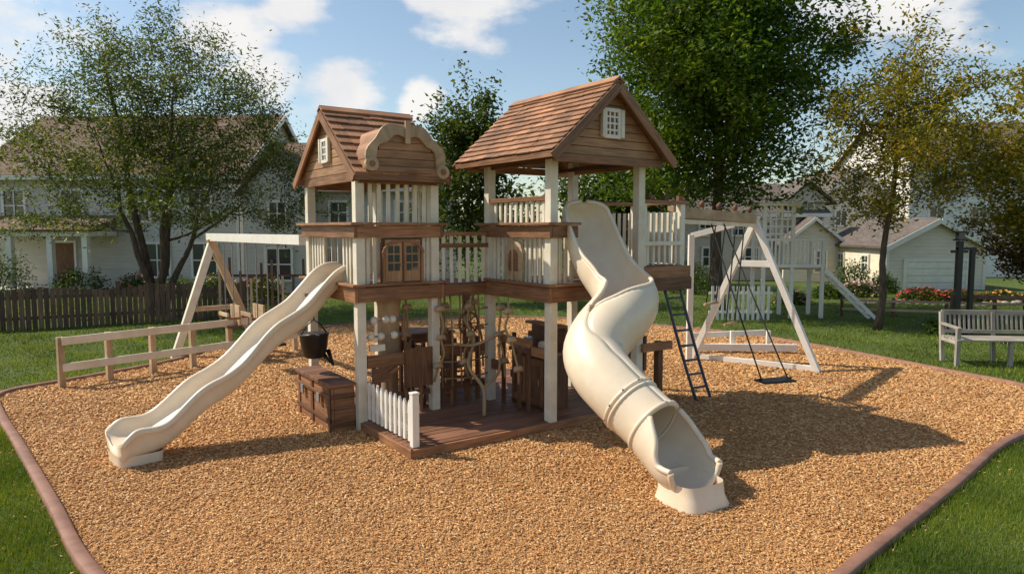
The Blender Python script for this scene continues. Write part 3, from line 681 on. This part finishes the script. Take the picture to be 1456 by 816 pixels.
SW2=group('swing_set'); mb=MB()
ap=V((-5.2,12.2,2.05)); be=V((-2.75,9.25,2.05))
mb.beam(ap+(ap-be).normalized()*.15,be,.1,.13,WHITE)
l1,l2=V((-5.72,11.78,0)),V((-4.62,12.7,0))
mb.beam(ap+V((.02,.02,-.02)),l1,.12,.12,CREAM,(.6,-.8,0)); mb.beam(ap+V((-.02,-.02,-.02)),l2,.12,.12,TAN,(.6,-.8,0))
mb.beam(ap.lerp(l1,.6),ap.lerp(l2,.6),.05,.08,TAN)
mb.build('a_frame',SW2,.004)
mb=MB()
for f,h in ((.22,1.45),(.5,1.35),(.72,1.5)):
    c=ap.lerp(be,f); d=(be-ap).normalized()*.2
    rope(mb,c-d+V((0,0,-.06)),c-d+V((0,0,-h)),.01,METAL); rope(mb,c+d+V((0,0,-.06)),c+d+V((0,0,-h)),.01,METAL)
    n_=V((-d.y,d.x,0)).normalized(); mb.obox(c+V((0,0,-h)),d*1.1,n_*.09,V((0,0,.02)),WOODD if f<.6 else NAVY)
    if f<.6:
        mb.obox(c+V((0,0,-h+.18))+n_*.09,d*1.1,n_*.015,V((0,0,.16)),TAN); mb.obox(c+V((0,0,-h+.2))-n_*.1,d*1.1,n_*.015,V((0,0,.03)),TAN)
        for sg in(-1,1): mb.obox(c+V((0,0,-h+.14))+d*sg*1.1,d*.05,n_*.1,V((0,0,.02)),WOOD)
mb.build('swings',SW2,.003)
def railfence(name,P,h,rails,step,mw,mr,pw=.09,rh=.09):
    e=group(name); mb=MB()
    for a,b in zip(P[:-1],P[1:]):
        a=V((*a,0));b=V((*b,0)); L=(b-a).length; n=max(1,round(L/step))
        for i in range(n+1):
            c=a.lerp(b,i/n); mb.beam(c,c+V((0,0,h)),pw,pw,mw,(b-a).normalized())
        s=V(((b-a).y,-(b-a).x,0)).normalized()*(pw/2+.016)
        for z in rails: mb.beam(a+s+V((0,0,z)),b+s+V((0,0,z)),.03,rh,mr)
    mb.build('rails',e,.004)
railfence('low_rail_fence',[(-6.2,9.55),(-5.05,11.0),(-3.9,12.5)],.72,(.665,.3),.62,TAN,CREAM,.08,.11)
railfence('split_rail_fence',[(8.3,17.6),(10.5,16.9),(13.5,16.2)],.5,(.42,.2),1.1,FENCEW,TAN,.07,.06)
railfence('wooden_rail_fence',[(9.2,14.6),(13.0,13.4)],.85,(.8,.45),1.6,FENCEW,FENCEW)
FE=group('wooden_fence'); mb=MB()
a=V((-15,12.6,0)); b=V((-6.6,17.6,0)); L=(b-a).length; t=(b-a).normalized(); s=V((t.y,-t.x,0)); n=int(L/.115)
for i in range(n):
    c=a+t*(i*.115); h=.86+random.uniform(-.02,.025)+.05*math.sin(i*.9/3); mb.obox(c+V((0,0,h/2))+s*random.uniform(-.003,.003),t*.049,s*.009,V((0,0,h/2)),FENCEW)
    if i%20==0: mb.obox(c+V((0,0,.5))-s*.06,t*.045,s*.045,V((0,0,.5)),FENCEW)
for z in(.25,.7): mb.beam(a-s*.025+V((0,0,z)),b-s*.025+V((0,0,z)),.03,.07,FENCEW)
mb.build('boards',FE)
FE2=group('wooden_trellis'); mb=MB()
for i in range(9):
    x=-6.7+i*.24; mb.box(x,x+.05,16.0,16.03,0,1.3+.25*math.sin(i*1.7),TAN if i%3==0 else FENCEW)
mb.box(-6.75,-4.6,16.032,16.06,.5,.56,FENCEW); mb.box(-6.75,-4.6,16.032,16.06,1.1,1.16,FENCEW); mb.build('slats',FE2)
WP=group('white_picket_fence'); mb=MB()
for i in range(12): mb.box(4.7+i*.12,4.76+i*.12,16.5,16.52,.05,.85,WHITE)
mb.box(4.65,6.15,16.521,16.55,.2,.27,WHITE); mb.box(4.65,6.15,16.521,16.55,.65,.72,WHITE); mb.build('pickets',WP)
# second white play structure in the background
TR=group('white_play_structure'); mb=MB()
xs=(6.15,6.85,7.6); ys=(17.2,17.95)
for x in xs:
    for y in ys: mb.box(x-.04,x+.04,y-.04,y+.04,0,2.75 if x<7 else 1.95,WHITE)
for z0,z1 in ((1.25,1.33),(1.9,1.96)):
    for y in ys: mb.box(xs[0],xs[-1],y-.055,y-.041,z0,z1,WHITE)
for i in range(14): mb.box(6.2+i*.1,6.235+i*.1,17.14,17.158,1.331,1.899,WHITE)
for i in range(14): mb.box(6.2+i*.1,6.235+i*.1,17.90,17.908,1.331,1.899,WHITE)
for k in range(4): mb.box(6.19,6.81,17.16,17.175,2.05+k*.18,2.09+k*.18,WHITE)
for k in range(4): mb.box(6.27+k*.14,6.31+k*.14,17.176,17.19,1.96,2.75,WHITE)
mb.box(6.0,7.0,17.1,17.18,2.751,2.81,WHITE); mb.box(6.0,7.0,17.9,18.0,2.751,2.81,WHITE)
for i in range(6): mb.box(6.02+i*.18,6.08+i*.18,17.0,18.1,2.812,2.85,WHITE)
for i in range(8): mb.box(6.12,7.63,17.2+i*.094,17.285+i*.094,1.2,1.235,TAN)
mb.beam((7.64,17.5,1.2),(8.7,17.0,.02),.03,.08,WHITE); mb.beam((7.64,17.1,1.2),(8.7,16.6,.02),.03,.08,WHITE)
for i in range(5): 
    f=.15+i*.18; mb.beam(V((7.64,17.5,1.2)).lerp(V((8.7,17.0,.02)),f),V((7.64,17.1,1.2)).lerp(V((8.7,16.6,.02)),f),.06,.03,WHITE)
mb.build('frame',TR)
BE=group('park_bench',(7.95,11.3,0),-6); mb=MB()
w=.8
for sx in(-w,0,w):
    mb.beam((sx,-.25,0),(sx,-.25,.6 if sx else .4),.06,.06,BENCHM,(0,1,0)); mb.beam((sx,.22,0),(sx,.32,.82),.06,.06,BENCHM,(0,1,0))
    mb.beam((sx,-.25,.38),(sx,.25,.38),.05,.06,BENCHM)
    if sx: mb.beam((sx,-.3,.61),(sx,.3,.63),.07,.035,BENCHM)
for i in range(5): mb.box(-w-.02,w+.02,-.29+i*.11,-.2+i*.11,.412,.435,BENCHM)
mb.beam((-w,.325,.81),(w,.325,.81),.035,.08,BENCHM); mb.beam((-w,.27,.5),(w,.27,.5),.035,.06,BENCHM)
for i in range(21): x=-w+.06+i*(2*w-.12)/20; mb.beam((x,.275,.53),(x,.32,.78),.035,.018,BENCHM,(0,1,0))
mb.build('slats',BE,.004)
LP=group('lantern_post',(8.9,14.0,0)); mb=MB()
mb.box(-.05,.05,-.05,.05,0,1.95,BLACK); mb.box(-.16,.16,-.03,.03,1.72,1.77,BLACK); mb.box(.22,.3,-.04,.04,0,1.8,BLACK); mb.box(-.05,.32,-.035,.035,1.78,1.83,BLACK)
mb.box(-.09,.09,-.09,.09,1.96,1.99,BLACK); mb.box(-.06,.06,-.06,.06,1.99,2.12,GLASS); mb.poly([(-.1,-.1,2.121),(.1,-.1,2.121),(.1,.1,2.121),(-.1,.1,2.121)],(0,0,.03),BLACK)
mb.build('post',LP)
# ---------------------------------------------------------------- houses
def house(name,loc,rz,w,d,eave,ridge,axis,sid,roof,wins=(),doors=(),garage=None,ov=.25,sidewins=()):
    e=group(name,loc,rz); mb=MB(); mb.box(0,w,0,d,0,eave,sid)
    if axis=='y':
        mb.poly([(0,.0,eave),(w,.0,eave),(w/2,.0,ridge)],(0,d,0),sid)
    else:
        mb.poly([(.0,0,eave),(.0,d,eave),(.0,d/2,ridge)],(w,0,0),sid)
    for x in (0,w): mb.box(x-.05,x+.05,-.03,.05,0,eave-.02,WHITE)
    mb.build('walls',e)
    mb=MB()
    def slab(P):
        P=[V(p) for p in P]; mb.poly([p+V((0,0,.03)) for p in P],(0,0,.09),roof)
    if axis=='y':
        k=(ridge-eave)/(w/2)
        slab([(-ov,d+ov,eave-ov*k),(-ov,-ov,eave-ov*k),(w/2,-ov,ridge),(w/2,d+ov,ridge)]); slab([(w+ov,-ov,eave-ov*k),(w+ov,d+ov,eave-ov*k),(w/2,d+ov,ridge),(w/2,-ov,ridge)])
        mb.build('roof',e); mb=MB()
        mb.beam((-ov,-ov-.02,eave-ov*k),(w/2,-ov-.02,ridge),.04,.18,WHITE); mb.beam((w+ov,-ov-.021,eave-ov*k),(w/2,-ov-.021,ridge),.04,.18,WHITE)
    else:
        k=(ridge-eave)/(d/2)
        slab([(-ov,-ov,eave-ov*k),(w+ov,-ov,eave-ov*k),(w+ov,d/2,ridge),(-ov,d/2,ridge)]); slab([(w+ov,d+ov,eave-ov*k),(-ov,d+ov,eave-ov*k),(-ov,d/2,ridge),(w+ov,d/2,ridge)])
        mb.build('roof',e); mb=MB()
        mb.box(-ov,w+ov,-ov-.04,-ov-.002,eave-ov*k-.06,eave-ov*k+.1,WHITE)
        for x in(-ov-.02,w+ov+.02): mb.beam((x,-ov,eave-ov*k),(x,d/2,ridge),.04,.18,WHITE); mb.beam((x,d+ov,eave-ov*k),(x,d/2,ridge),.04,.18,WHITE)
    for (x,z,ww,hh) in wins: window(mb,(x,0,z),ww,hh,(0,-1,0),WHITE,GLASS,1,1,.08,.07)
    for (y,z,ww,hh) in sidewins:
        window(mb,(w,y,z),ww,hh,(1,0,0),WHITE,GLASS,1,1,.08,.07); window(mb,(0,y,z),ww,hh,(-1,0,0),WHITE,GLASS,1,1,.08,.07)
    for (x,ww,hh) in doors:
        mb.box(x-ww/2,x+ww/2,-.04,-.002,0,hh,WOODD); mb.box(x-ww/2-.08,x-ww/2,-.06,-.002,0,hh+.08,WHITE); mb.box(x+ww/2,x+ww/2+.08,-.06,-.002,0,hh+.08,WHITE); mb.box(x-ww/2,x+ww/2,-.06,-.002,hh,hh+.08,WHITE)
    if garage:
        x,ww,hh=garage
        for r_ in range(4): 
            mb.box(x-ww/2,x+ww/2,-.04,-.002,hh*r_/4+.008,hh*(r_+1)/4-.008,WHITE)
            for c_ in range(4): 
                q=x-ww/2+ww*(c_+.12)/4; mb.box(q,q+ww*.19,-.05,-.041,hh*(r_+.2)/4,hh*(r_+.8)/4,WHITE)
        for xx in (x-ww/2-.1,x+ww/2): mb.box(xx,xx+.1,-.07,-.002,0,hh+.1,WHITE)
        mb.box(x-ww/2,x+ww/2,-.07,-.002,hh,hh+.1,WHITE)
    mb.build('windows_and_doors',e); return e
h=house('siding_house',(-19,25,0),-3,9.5,8,4.1,6.6,'x',SID_G,ROOF_B,[(1.5,3.0,.8,1.1),(3.6,3.0,.8,1.1),(6.0,3.0,.8,1.1),(8.2,3.0,.8,1.1),(6.6,1.1,.9,1.2),(8.3,1.1,.9,1.2)],[(3.2,.8,1.7)])
mb=MB()
mb.box(.8,5.2,-1.6,-.05,1.95,2.1,WHITE); mb.poly([(.6,-1.8,2.11),(5.4,-1.8,2.11),(5.4,-.06,2.6),(.6,-.06,2.6)],(0,0,.06),ROOF_B)
for x in(1,2.4,3.8,5.0): mb.box(x-.09,x+.09,-1.55,-1.37,.2,1.95,WHITE)
mb.box(.8,5.2,-1.6,-.05,0,.18,WHITE); mb.build('porch',h)
h=house('siding_house',(-9.3,24.3,0),0,6.9,6,3.65,5.35,'x',SID_G,ROOF_B,[(3.35,2.75,.62,.75),(5.6,2.75,.62,.75),(3.0,1.0,.4,1.1),(5.2,1.0,.9,1.1)],[(1.1,.7,1.6)])
mb=MB()
mb.box(.3,2.6,-.6,-.01,0,3.5,SID_G); mb.poly([(.3,-.6,3.5),(2.6,-.6,3.5),(1.45,-.6,4.75)],(0,3,0),SID_G)
for q in ((.1,3.3),(2.8,3.3)): mb.poly([(q[0],-.8,q[1]),(1.45,-.8,4.82),(1.45,2.4,4.82),(q[0],2.4,q[1])],(0,0,.09),ROOF_B)
window(mb,(1.45,-.6,2.7),.6,.8,(0,-1,0),WHITE,GLASS,1,1,.08,.07); window(mb,(1.45,-.6,1.0),.9,1.1,(0,-1,0),WHITE,GLASS,1,1,.08,.07)
mb.build('front_gable',h)
h=house('siding_house',(7.2,30,0),0,6.0,6,2.85,4.15,'x',SID_T,ROOF_G,[(1,2.2,.5,.6),(2.4,2.2,.5,.6),(3.6,2.2,.5,.6),(1.2,1.0,.6,.8),(3,1.0,.6,.8)])
mb=MB(); mb.box(4.0,6.4,-1.0,-.01,0,1.65,SID_C); mb.poly([(4.0,-1.0,1.65),(6.4,-1,1.65),(5.2,-1,2.55)],(0,3,0),SID_C)
for q in ((3.8,1.5),(6.6,1.5)): mb.poly([(q[0],-1.2,q[1]),(5.2,-1.2,2.6),(5.2,2,2.6),(q[0],2,q[1])],(0,0,.08),ROOF_G)
mb.beam((3.8,-1.22,1.5),(5.2,-1.22,2.6),.04,.12,WHITE); mb.beam((6.6,-1.221,1.5),(5.2,-1.221,2.6),.04,.12,WHITE)
window(mb,(5.5,-1.0,.85),.5,.9,(0,-1,0),WHITE,GLASS,1,2,.07,.06)
mb.box(4.6,6.1,.1,2.5,2.7,3.4,SID_T); mb.poly([(4.4,0,3.3),(6.3,0,3.3),(5.35,0,4.05)],(0,2.9,0),SID_T)
for q in (4.2,6.5): mb.poly([(q,-.2,3.2),(5.35,-.2,4.15),(5.35,2.9,4.15),(q,2.9,3.2)],(0,0,.08),ROOF_G)
window(mb,(5.35,.09,3.05),.5,.6,(0,-1,0),WHITE,GLASS,1,1,.07,.06)
mb.build('front_gable_wing',h)
house('garage_building',(13.5,25.3,0),0,3.5,5,1.55,2.48,'y',SID_C,ROOF_G,[],[],(1.75,2.15,1.02),.2,[(1.5,.9,.5,.6),(3.5,.9,.5,.6)])
house('siding_house',(14.6,34,0),0,3.8,7,3.6,5.0,'y',SID_C,ROOF_G,[(1.2,2.7,.55,.75),(2.6,2.7,.55,.75),(1.2,1.2,.55,.75)])
house('siding_house',(18.0,32,0),0,11,8,5.2,7.4,'x',SID_W,ROOF_G,[(1.2+i*1.9,z,.7,.95) for i in range(6) for z in (1.2,2.7,4.2)])
# ---------------------------------------------------------------- trees
def leaves(name,C,size,mat,parent,up=.5,asp=.5):
    n=len(C); nr=rng.normal(0,1,(n,3)); nr[:,2]=np.abs(nr[:,2])+up; nr/=np.linalg.norm(nr,axis=1)[:,None]
    a=rng.normal(0,1,(n,3)); a-=nr*(a*nr).sum(1)[:,None]; a/=np.linalg.norm(a,axis=1)[:,None]; b=np.cross(nr,a)
    s=(size*rng.uniform(.6,1.25,n))[:,None]
    fold=nr*s*.12
    vv=np.stack([C-a*s,C+b*s*asp-fold,C+a*s,C-b*s*asp-fold],1).reshape(-1,3)
    return npmesh(name,vv,np.arange(n*4).reshape(-1,4),mat,parent)
def tree(name,base,zlow,cc,cr,nclus,nleaf,lsize,clr,mat,tr=.14,stems=1,seed=1,egg=0.0,elong=1.0,lump=.25,spread=.25,flat=.6,asp=.5,upw=.3,drop=.0):
    R_=np.random.default_rng(seed); random.seed(seed)
    e=group(name,base); mb=MB(); nodes=[]
    top=cc[2]+cr[2]*.75
    for k in range(stems):
        ang=k*2.4+seed; off=V((math.cos(ang),math.sin(ang),0))*spread*(1 if stems>1 else .25)
        P=[]; H=top*(1-.12*k)
        for i in range(9):
            f=i/8; P.append(V((off.x*f*cr[0]*1.2+cc[0]*f*.7+random.uniform(-.06,.06)*(i>0)+ (off.x*.1),off.y*f*cr[1]*1.2+random.uniform(-.06,.06)*(i>0)+off.y*.1,H*f)))
            if stems>1 and i==0: P[0]=V((off.x*.3,off.y*.3,0))
        P=catmull(P,2); rad=[tr*(1-.85*(i/(len(P)-1)))*(1.25 if i==0 else 1)*(1 if k==0 else .8) for i in range(len(P))]
        mb.tube(P,rad,BARK,9)
        for p_,r_ in zip(P,rad):
            if p_.z>zlow*.8: nodes.append((p_,r_))
    T=[]
    ph=R_.uniform(0,6.28,6)
    while len(T)<nclus:
        d=R_.normal(0,1,3); d/=np.linalg.norm(d); r=R_.random()**(1/2.4)
        l=1+lump*(math.sin(3*math.atan2(d[1],d[0])+ph[0]+2*d[2])*math.cos(4*d[2]+ph[1])+.5*math.sin(7*math.atan2(d[1],d[0])+ph[2]+5*d[2]))
        w=1-egg*d[2]*r
        p=V((cc[0]+d[0]*cr[0]*r*l*w,cc[1]+d[1]*cr[1]*r*l*w,cc[2]+d[2]*cr[2]*r*l))
        if p.z<zlow: continue
        T.append(p)
    T.sort(key=lambda p:(p-V((0,0,zlow+.2))).length)
    NP=np.array([tuple(n_[0]) for n_ in nodes]); NR=np.array([n_[1] for n_ in nodes])
    LC=[]
    for p in T:
        dd=np.array(tuple(p))-NP; dist=np.linalg.norm(dd,axis=1); cost=dist+np.where(dd[:,2]<dist*upw,(dist*upw-dd[:,2])*1.5,0)
        j=int(np.argmin(cost)); a=V(NP[j]); r0=min(NR[j]*.75,.008+.022*dist[j]); r0=max(r0,.008)
        mid=a.lerp(p,.5)+V((random.uniform(-.08,.08),random.uniform(-.08,.08),-.06*dist[j]))
        pp=catmull([a,mid,p],2); rads=[r0+(max(.005,r0*.45)-r0)*i/(len(pp)-1) for i in range(len(pp))]
        mb.tube(pp,rads,BARK,5,False)
        NP=np.concatenate([NP,np.array([tuple(q) for q in pp[1:]])]); NR=np.concatenate([NR,np.array(rads[1:])])
        if R_.random()<drop: continue
        d=np.array((p-a).normalized()); m_=int(nleaf*R_.uniform(.5,1.5))
        g_=R_.normal(0,1,(m_,3))*clr*R_.uniform(.75,1.25)*np.array([1,1,flat]); g_+=d[None]*(R_.normal(.15,.6,(m_,1))*clr*elong)
        LC.append(np.array(tuple(p))[None]+g_)
    mb.build('trunk_and_branches',e)
    leaves('foliage',np.concatenate(LC),lsize,mat,e,.5,asp); return e
L_LOC=leafmat('locust_leaf',(.04,.075,.012),(.068,.11,.018),(.14,.16,.03))
L_DK=leafmat('maple_leaf',(.042,.095,.011),(.075,.145,.018),(.14,.21,.03))
L_YL=leafmat('ash_leaf',(.1,.12,.014),(.2,.195,.022),(.35,.27,.035))
L_BG=leafmat('dark_leaf',(.03,.06,.013),(.055,.095,.02),(.09,.13,.03))
L_RD=leafmat('red_leaf',(.06,.045,.018),(.12,.07,.025),(.16,.12,.035))
tree('locust_tree',(-9.0,17.8,0),2.15,(.2,0,4.1),(3.75,2.9,3.35),470,120,.056,.21,L_LOC,.13,5,3,.32,2.6,.22,.3,.36,.34,.6)
tree('maple_tree',(5.4,18.2,0),2.9,(-.45,0,6.3),(2.9,2.8,3.9),520,155,.072,.31,L_DK,.17,1,8,-.0,1.1,.26,.25,.6)
tree('ash_tree',(7.95,15.2,0),2.35,(.35,0,4.1),(1.9,1.7,2.3),210,95,.055,.18,L_YL,.085,1,12,.1,2.2,.3,.25,.7,.4,.65)
tree('ash_tree',(12.4,15.8,0),1.9,(-.3,0,3.6),(2.0,2.0,2.1),190,105,.06,.23,L_YL,.11,1,21,.0,1.4,.3)
tree('young_oak_tree',(-1.3,20.5,0),1.0,(0,0,3.9),(1.25,1.2,2.5),150,110,.075,.23,L_BG,.09,1,31,.3,1.6,.25)
tree('oak_tree',(4.2,27,0),1.0,(0,0,3.2),(2.2,2,2.2),110,100,.11,.35,L_BG,.12,1,35)
tree('plum_tree',(13.0,17.6,0),.9,(0,0,2.0),(1.1,1.1,1.0),80,90,.06,.2,L_RD,.07,1,41)
C=[]
for i in range(420):
    x=rng.uniform(-60,70); y=rng.uniform(48,62); h=rng.uniform(.5,4.2)*(1+.3*math.sin(x*.35)); 
    C.append(np.array([x,y,h])+rng.normal(0,1,(60,3))*np.array([1.3,1.0,.8]))
leaves('distant_trees',np.concatenate(C),.32,L_BG,None)
def shrub(name,loc,r,n,size,mat,fl=None):
    e=group(name,loc); d=rng.normal(0,1,(n,3)); d/=np.linalg.norm(d,axis=1)[:,None]; rr_=rng.uniform(.55,1.05,(n,1))*(1+.18*np.sin(d[:,0:1]*7+loc[0])*np.cos(d[:,1:2]*6))
    P=d*rr_*np.array(r); P[:,2]=np.abs(P[:,2])*1.0+.03; leaves('foliage',P,size,mat,e)
    mb=MB()
    for k in range(7):
        a=k*.9; mb.tube([(0,0,0),(math.cos(a)*r[0]*.3,math.sin(a)*r[1]*.3,r[2]*.5),(math.cos(a)*r[0]*.6,math.sin(a)*r[1]*.6,r[2]*.85)],[.02,.012,.005],BARK,5,False)
    mb.build('stems',e)
    if fl:
        k=int(n*.12); d=rng.normal(0,1,(k,3)); d/=np.linalg.norm(d,axis=1)[:,None]; P=d*np.array(r)*1.05; P[:,2]=np.abs(P[:,2])+.05; leaves('flowers',P,size*.9,fl,e,1,.9)
FLR=paint('red_petal',(.5,.05,.04),.6,.1); FLP=paint('pink_petal',(.65,.33,.33),.6,.1); FLO=paint('orange_petal',(.65,.3,.06),.6,.1)
L_SH=leafmat('shrub_leaf',(.03,.07,.01),(.06,.11,.02),(.11,.16,.035))
for i,(x,y,r,hh,f) in enumerate([(11.9,24.5,.75,1.1,None),(12.7,24.0,.5,.7,None),(11.3,22.8,.6,.45,FLP),(12.6,21.5,.7,.35,FLR),(13.6,21.3,.6,.3,FLR),(10.1,22.3,.6,.4,None),(14.7,21,.6,.3,FLO),(9.0,14.4,.45,.35,None),(8.2,20.5,.5,.35,FLP),(16.8,20.5,.8,.6,None),(18,23,.9,1.2,None),
    (-16.5,22.5,1.2,1.5,None),(-14.3,23.2,1.0,.9,None),(-12.4,23.3,.7,.7,FLR),(-10.9,22.9,.8,.6,None),(-9.5,22.6,.7,.7,FLO),(-8.2,22.4,.6,.6,FLR),(-7.2,20.5,.6,.8,FLO),(-5.2,22.8,.7,.8,None),(-3.6,22.9,.7,.7,None),(.6,23.5,1.0,.8,None),(2.3,23.0,1.0,.6,None),(6.2,24,1.0,.9,None),(-.2,28,1.6,1.8,None),(2.5,31,1.8,2.0,None),(6.8,28,1.1,1.0,None)]):
    shrub('flowering_shrub' if f else 'shrub',(x,y,0),(r,r*.85,hh),int(1500*r+500),.05,L_SH,f)
STN=paint('stone',(.38,.33,.28),.8,.5)
mb=MB()
for i in range(26):
    x=10.0+i*.2+random.uniform(-.05,.05); y=20.2+.35*math.sin(i*.3); s_=random.uniform(.07,.13)
    mb.tube([(x,y,0),(x,y,s_*.5),(x,y,s_)],[s_,s_*.95,s_*.5],STN,7)
mb.build('stone_border')
# ---------------------------------------------------------------- world, sun, camera
EL=math.radians(47); dx,dy=-1.0,.18; az=math.atan2(dx,dy)
W=bpy.data.worlds.new('World'); S.world=W; W.use_nodes=True; nt=W.node_tree; nt.nodes.clear()
out=N(nt,'ShaderNodeOutputWorld'); bg=N(nt,'ShaderNodeBackground'); bg.inputs[1].default_value=.135
sky=N(nt,'ShaderNodeTexSky'); sky.sky_type='NISHITA'; sky.sun_disc=False; sky.sun_elevation=EL; sky.sun_rotation=az%(2*math.pi); sky.air_density=1.0; sky.dust_density=.8; sky.ozone_density=1.6
tc=N(nt,'ShaderNodeTexCoord')
nz=noise(nt,5.2,6,mapping(nt,tc.outputs['Generated'],(1,1,2.0)),.56)
blobs=[((-.70,1,.30),.22),((-.36,1,.235),.13),((-.24,1,.20),.10),((-.42,1,.27),.12),((-.06,1,.30),.14),((-.29,1,.32),.13),((.53,1,.315),.15),((.60,1,.27),.11),((-.68,1,.15),.15),((.9,1,.1),.2),((-.12,1,.175),.06)]
acc=None
for d,r_ in blobs:
    d=V(d).normalized(); vd=N(nt,'ShaderNodeVectorMath',operation='DISTANCE'); nt.links.new(tc.outputs['Generated'],vd.inputs[0]); vd.inputs[1].default_value=d
    mr=N(nt,'ShaderNodeMapRange'); mr.interpolation_type='SMOOTHSTEP'; mr.inputs[1].default_value=0; mr.inputs[2].default_value=r_; mr.inputs[3].default_value=1; mr.inputs[4].default_value=0; nt.links.new(vd.outputs['Value'],mr.inputs[0])
    if acc is None: acc=mr.outputs[0]
    else:
        mx=N(nt,'ShaderNodeMath',operation='MAXIMUM'); nt.links.new(acc,mx.inputs[0]); nt.links.new(mr.outputs[0],mx.inputs[1]); acc=mx.outputs[0]
ma=N(nt,'ShaderNodeMath',operation='MULTIPLY_ADD'); nt.links.new(acc,ma.inputs[0]); ma.inputs[1].default_value=.3; nt.links.new(nz.outputs[0],ma.inputs[2])
mr=N(nt,'ShaderNodeMapRange'); mr.interpolation_type='SMOOTHSTEP'; mr.inputs[1].default_value=.60; mr.inputs[2].default_value=.76; nt.links.new(ma.outputs[0],mr.inputs[0])
nz2=noise(nt,9,4,tc.outputs['Generated']); cc_=ramp(nt,[(.3,(6.0,6.0,6.2)),(.65,(7.4,7.15,6.8))],nz2.outputs[0])
skc=mult(nt,sky.outputs[0],(1.2,1.16,1.06))
fc=N(nt,'ShaderNodeMath',operation='MULTIPLY'); fc.inputs[1].default_value=.94; nt.links.new(mr.outputs[0],fc.inputs[0])
c=mult(nt,skc,cc_.outputs[0],fc.outputs[0],'MIX'); nt.links.new(c,bg.inputs[0]); nt.links.new(bg.outputs[0],out.inputs[0])
sl=bpy.data.lights.new('sun','SUN'); sl.energy=5.0; sl.angle=math.radians(.5); sl.color=(1,.91,.76); so=bpy.data.objects.new('sun',sl); S.collection.objects.link(so)
h_=V((dx,dy,0)).normalized()*math.cos(EL); so.rotation_euler=V((h_.x,h_.y,math.sin(EL))).to_track_quat('Z','Y').to_euler(); so.location=(-10,3,15)
cam=bpy.data.cameras.new('camera'); cam.sensor_width=36; cam.lens=24.73; cam.clip_end=2000; co=bpy.data.objects.new('camera',cam); S.collection.objects.link(co)
co.location=(0,0,2.2); co.rotation_euler=(math.radians(90-4.74),0,0); S.camera=co
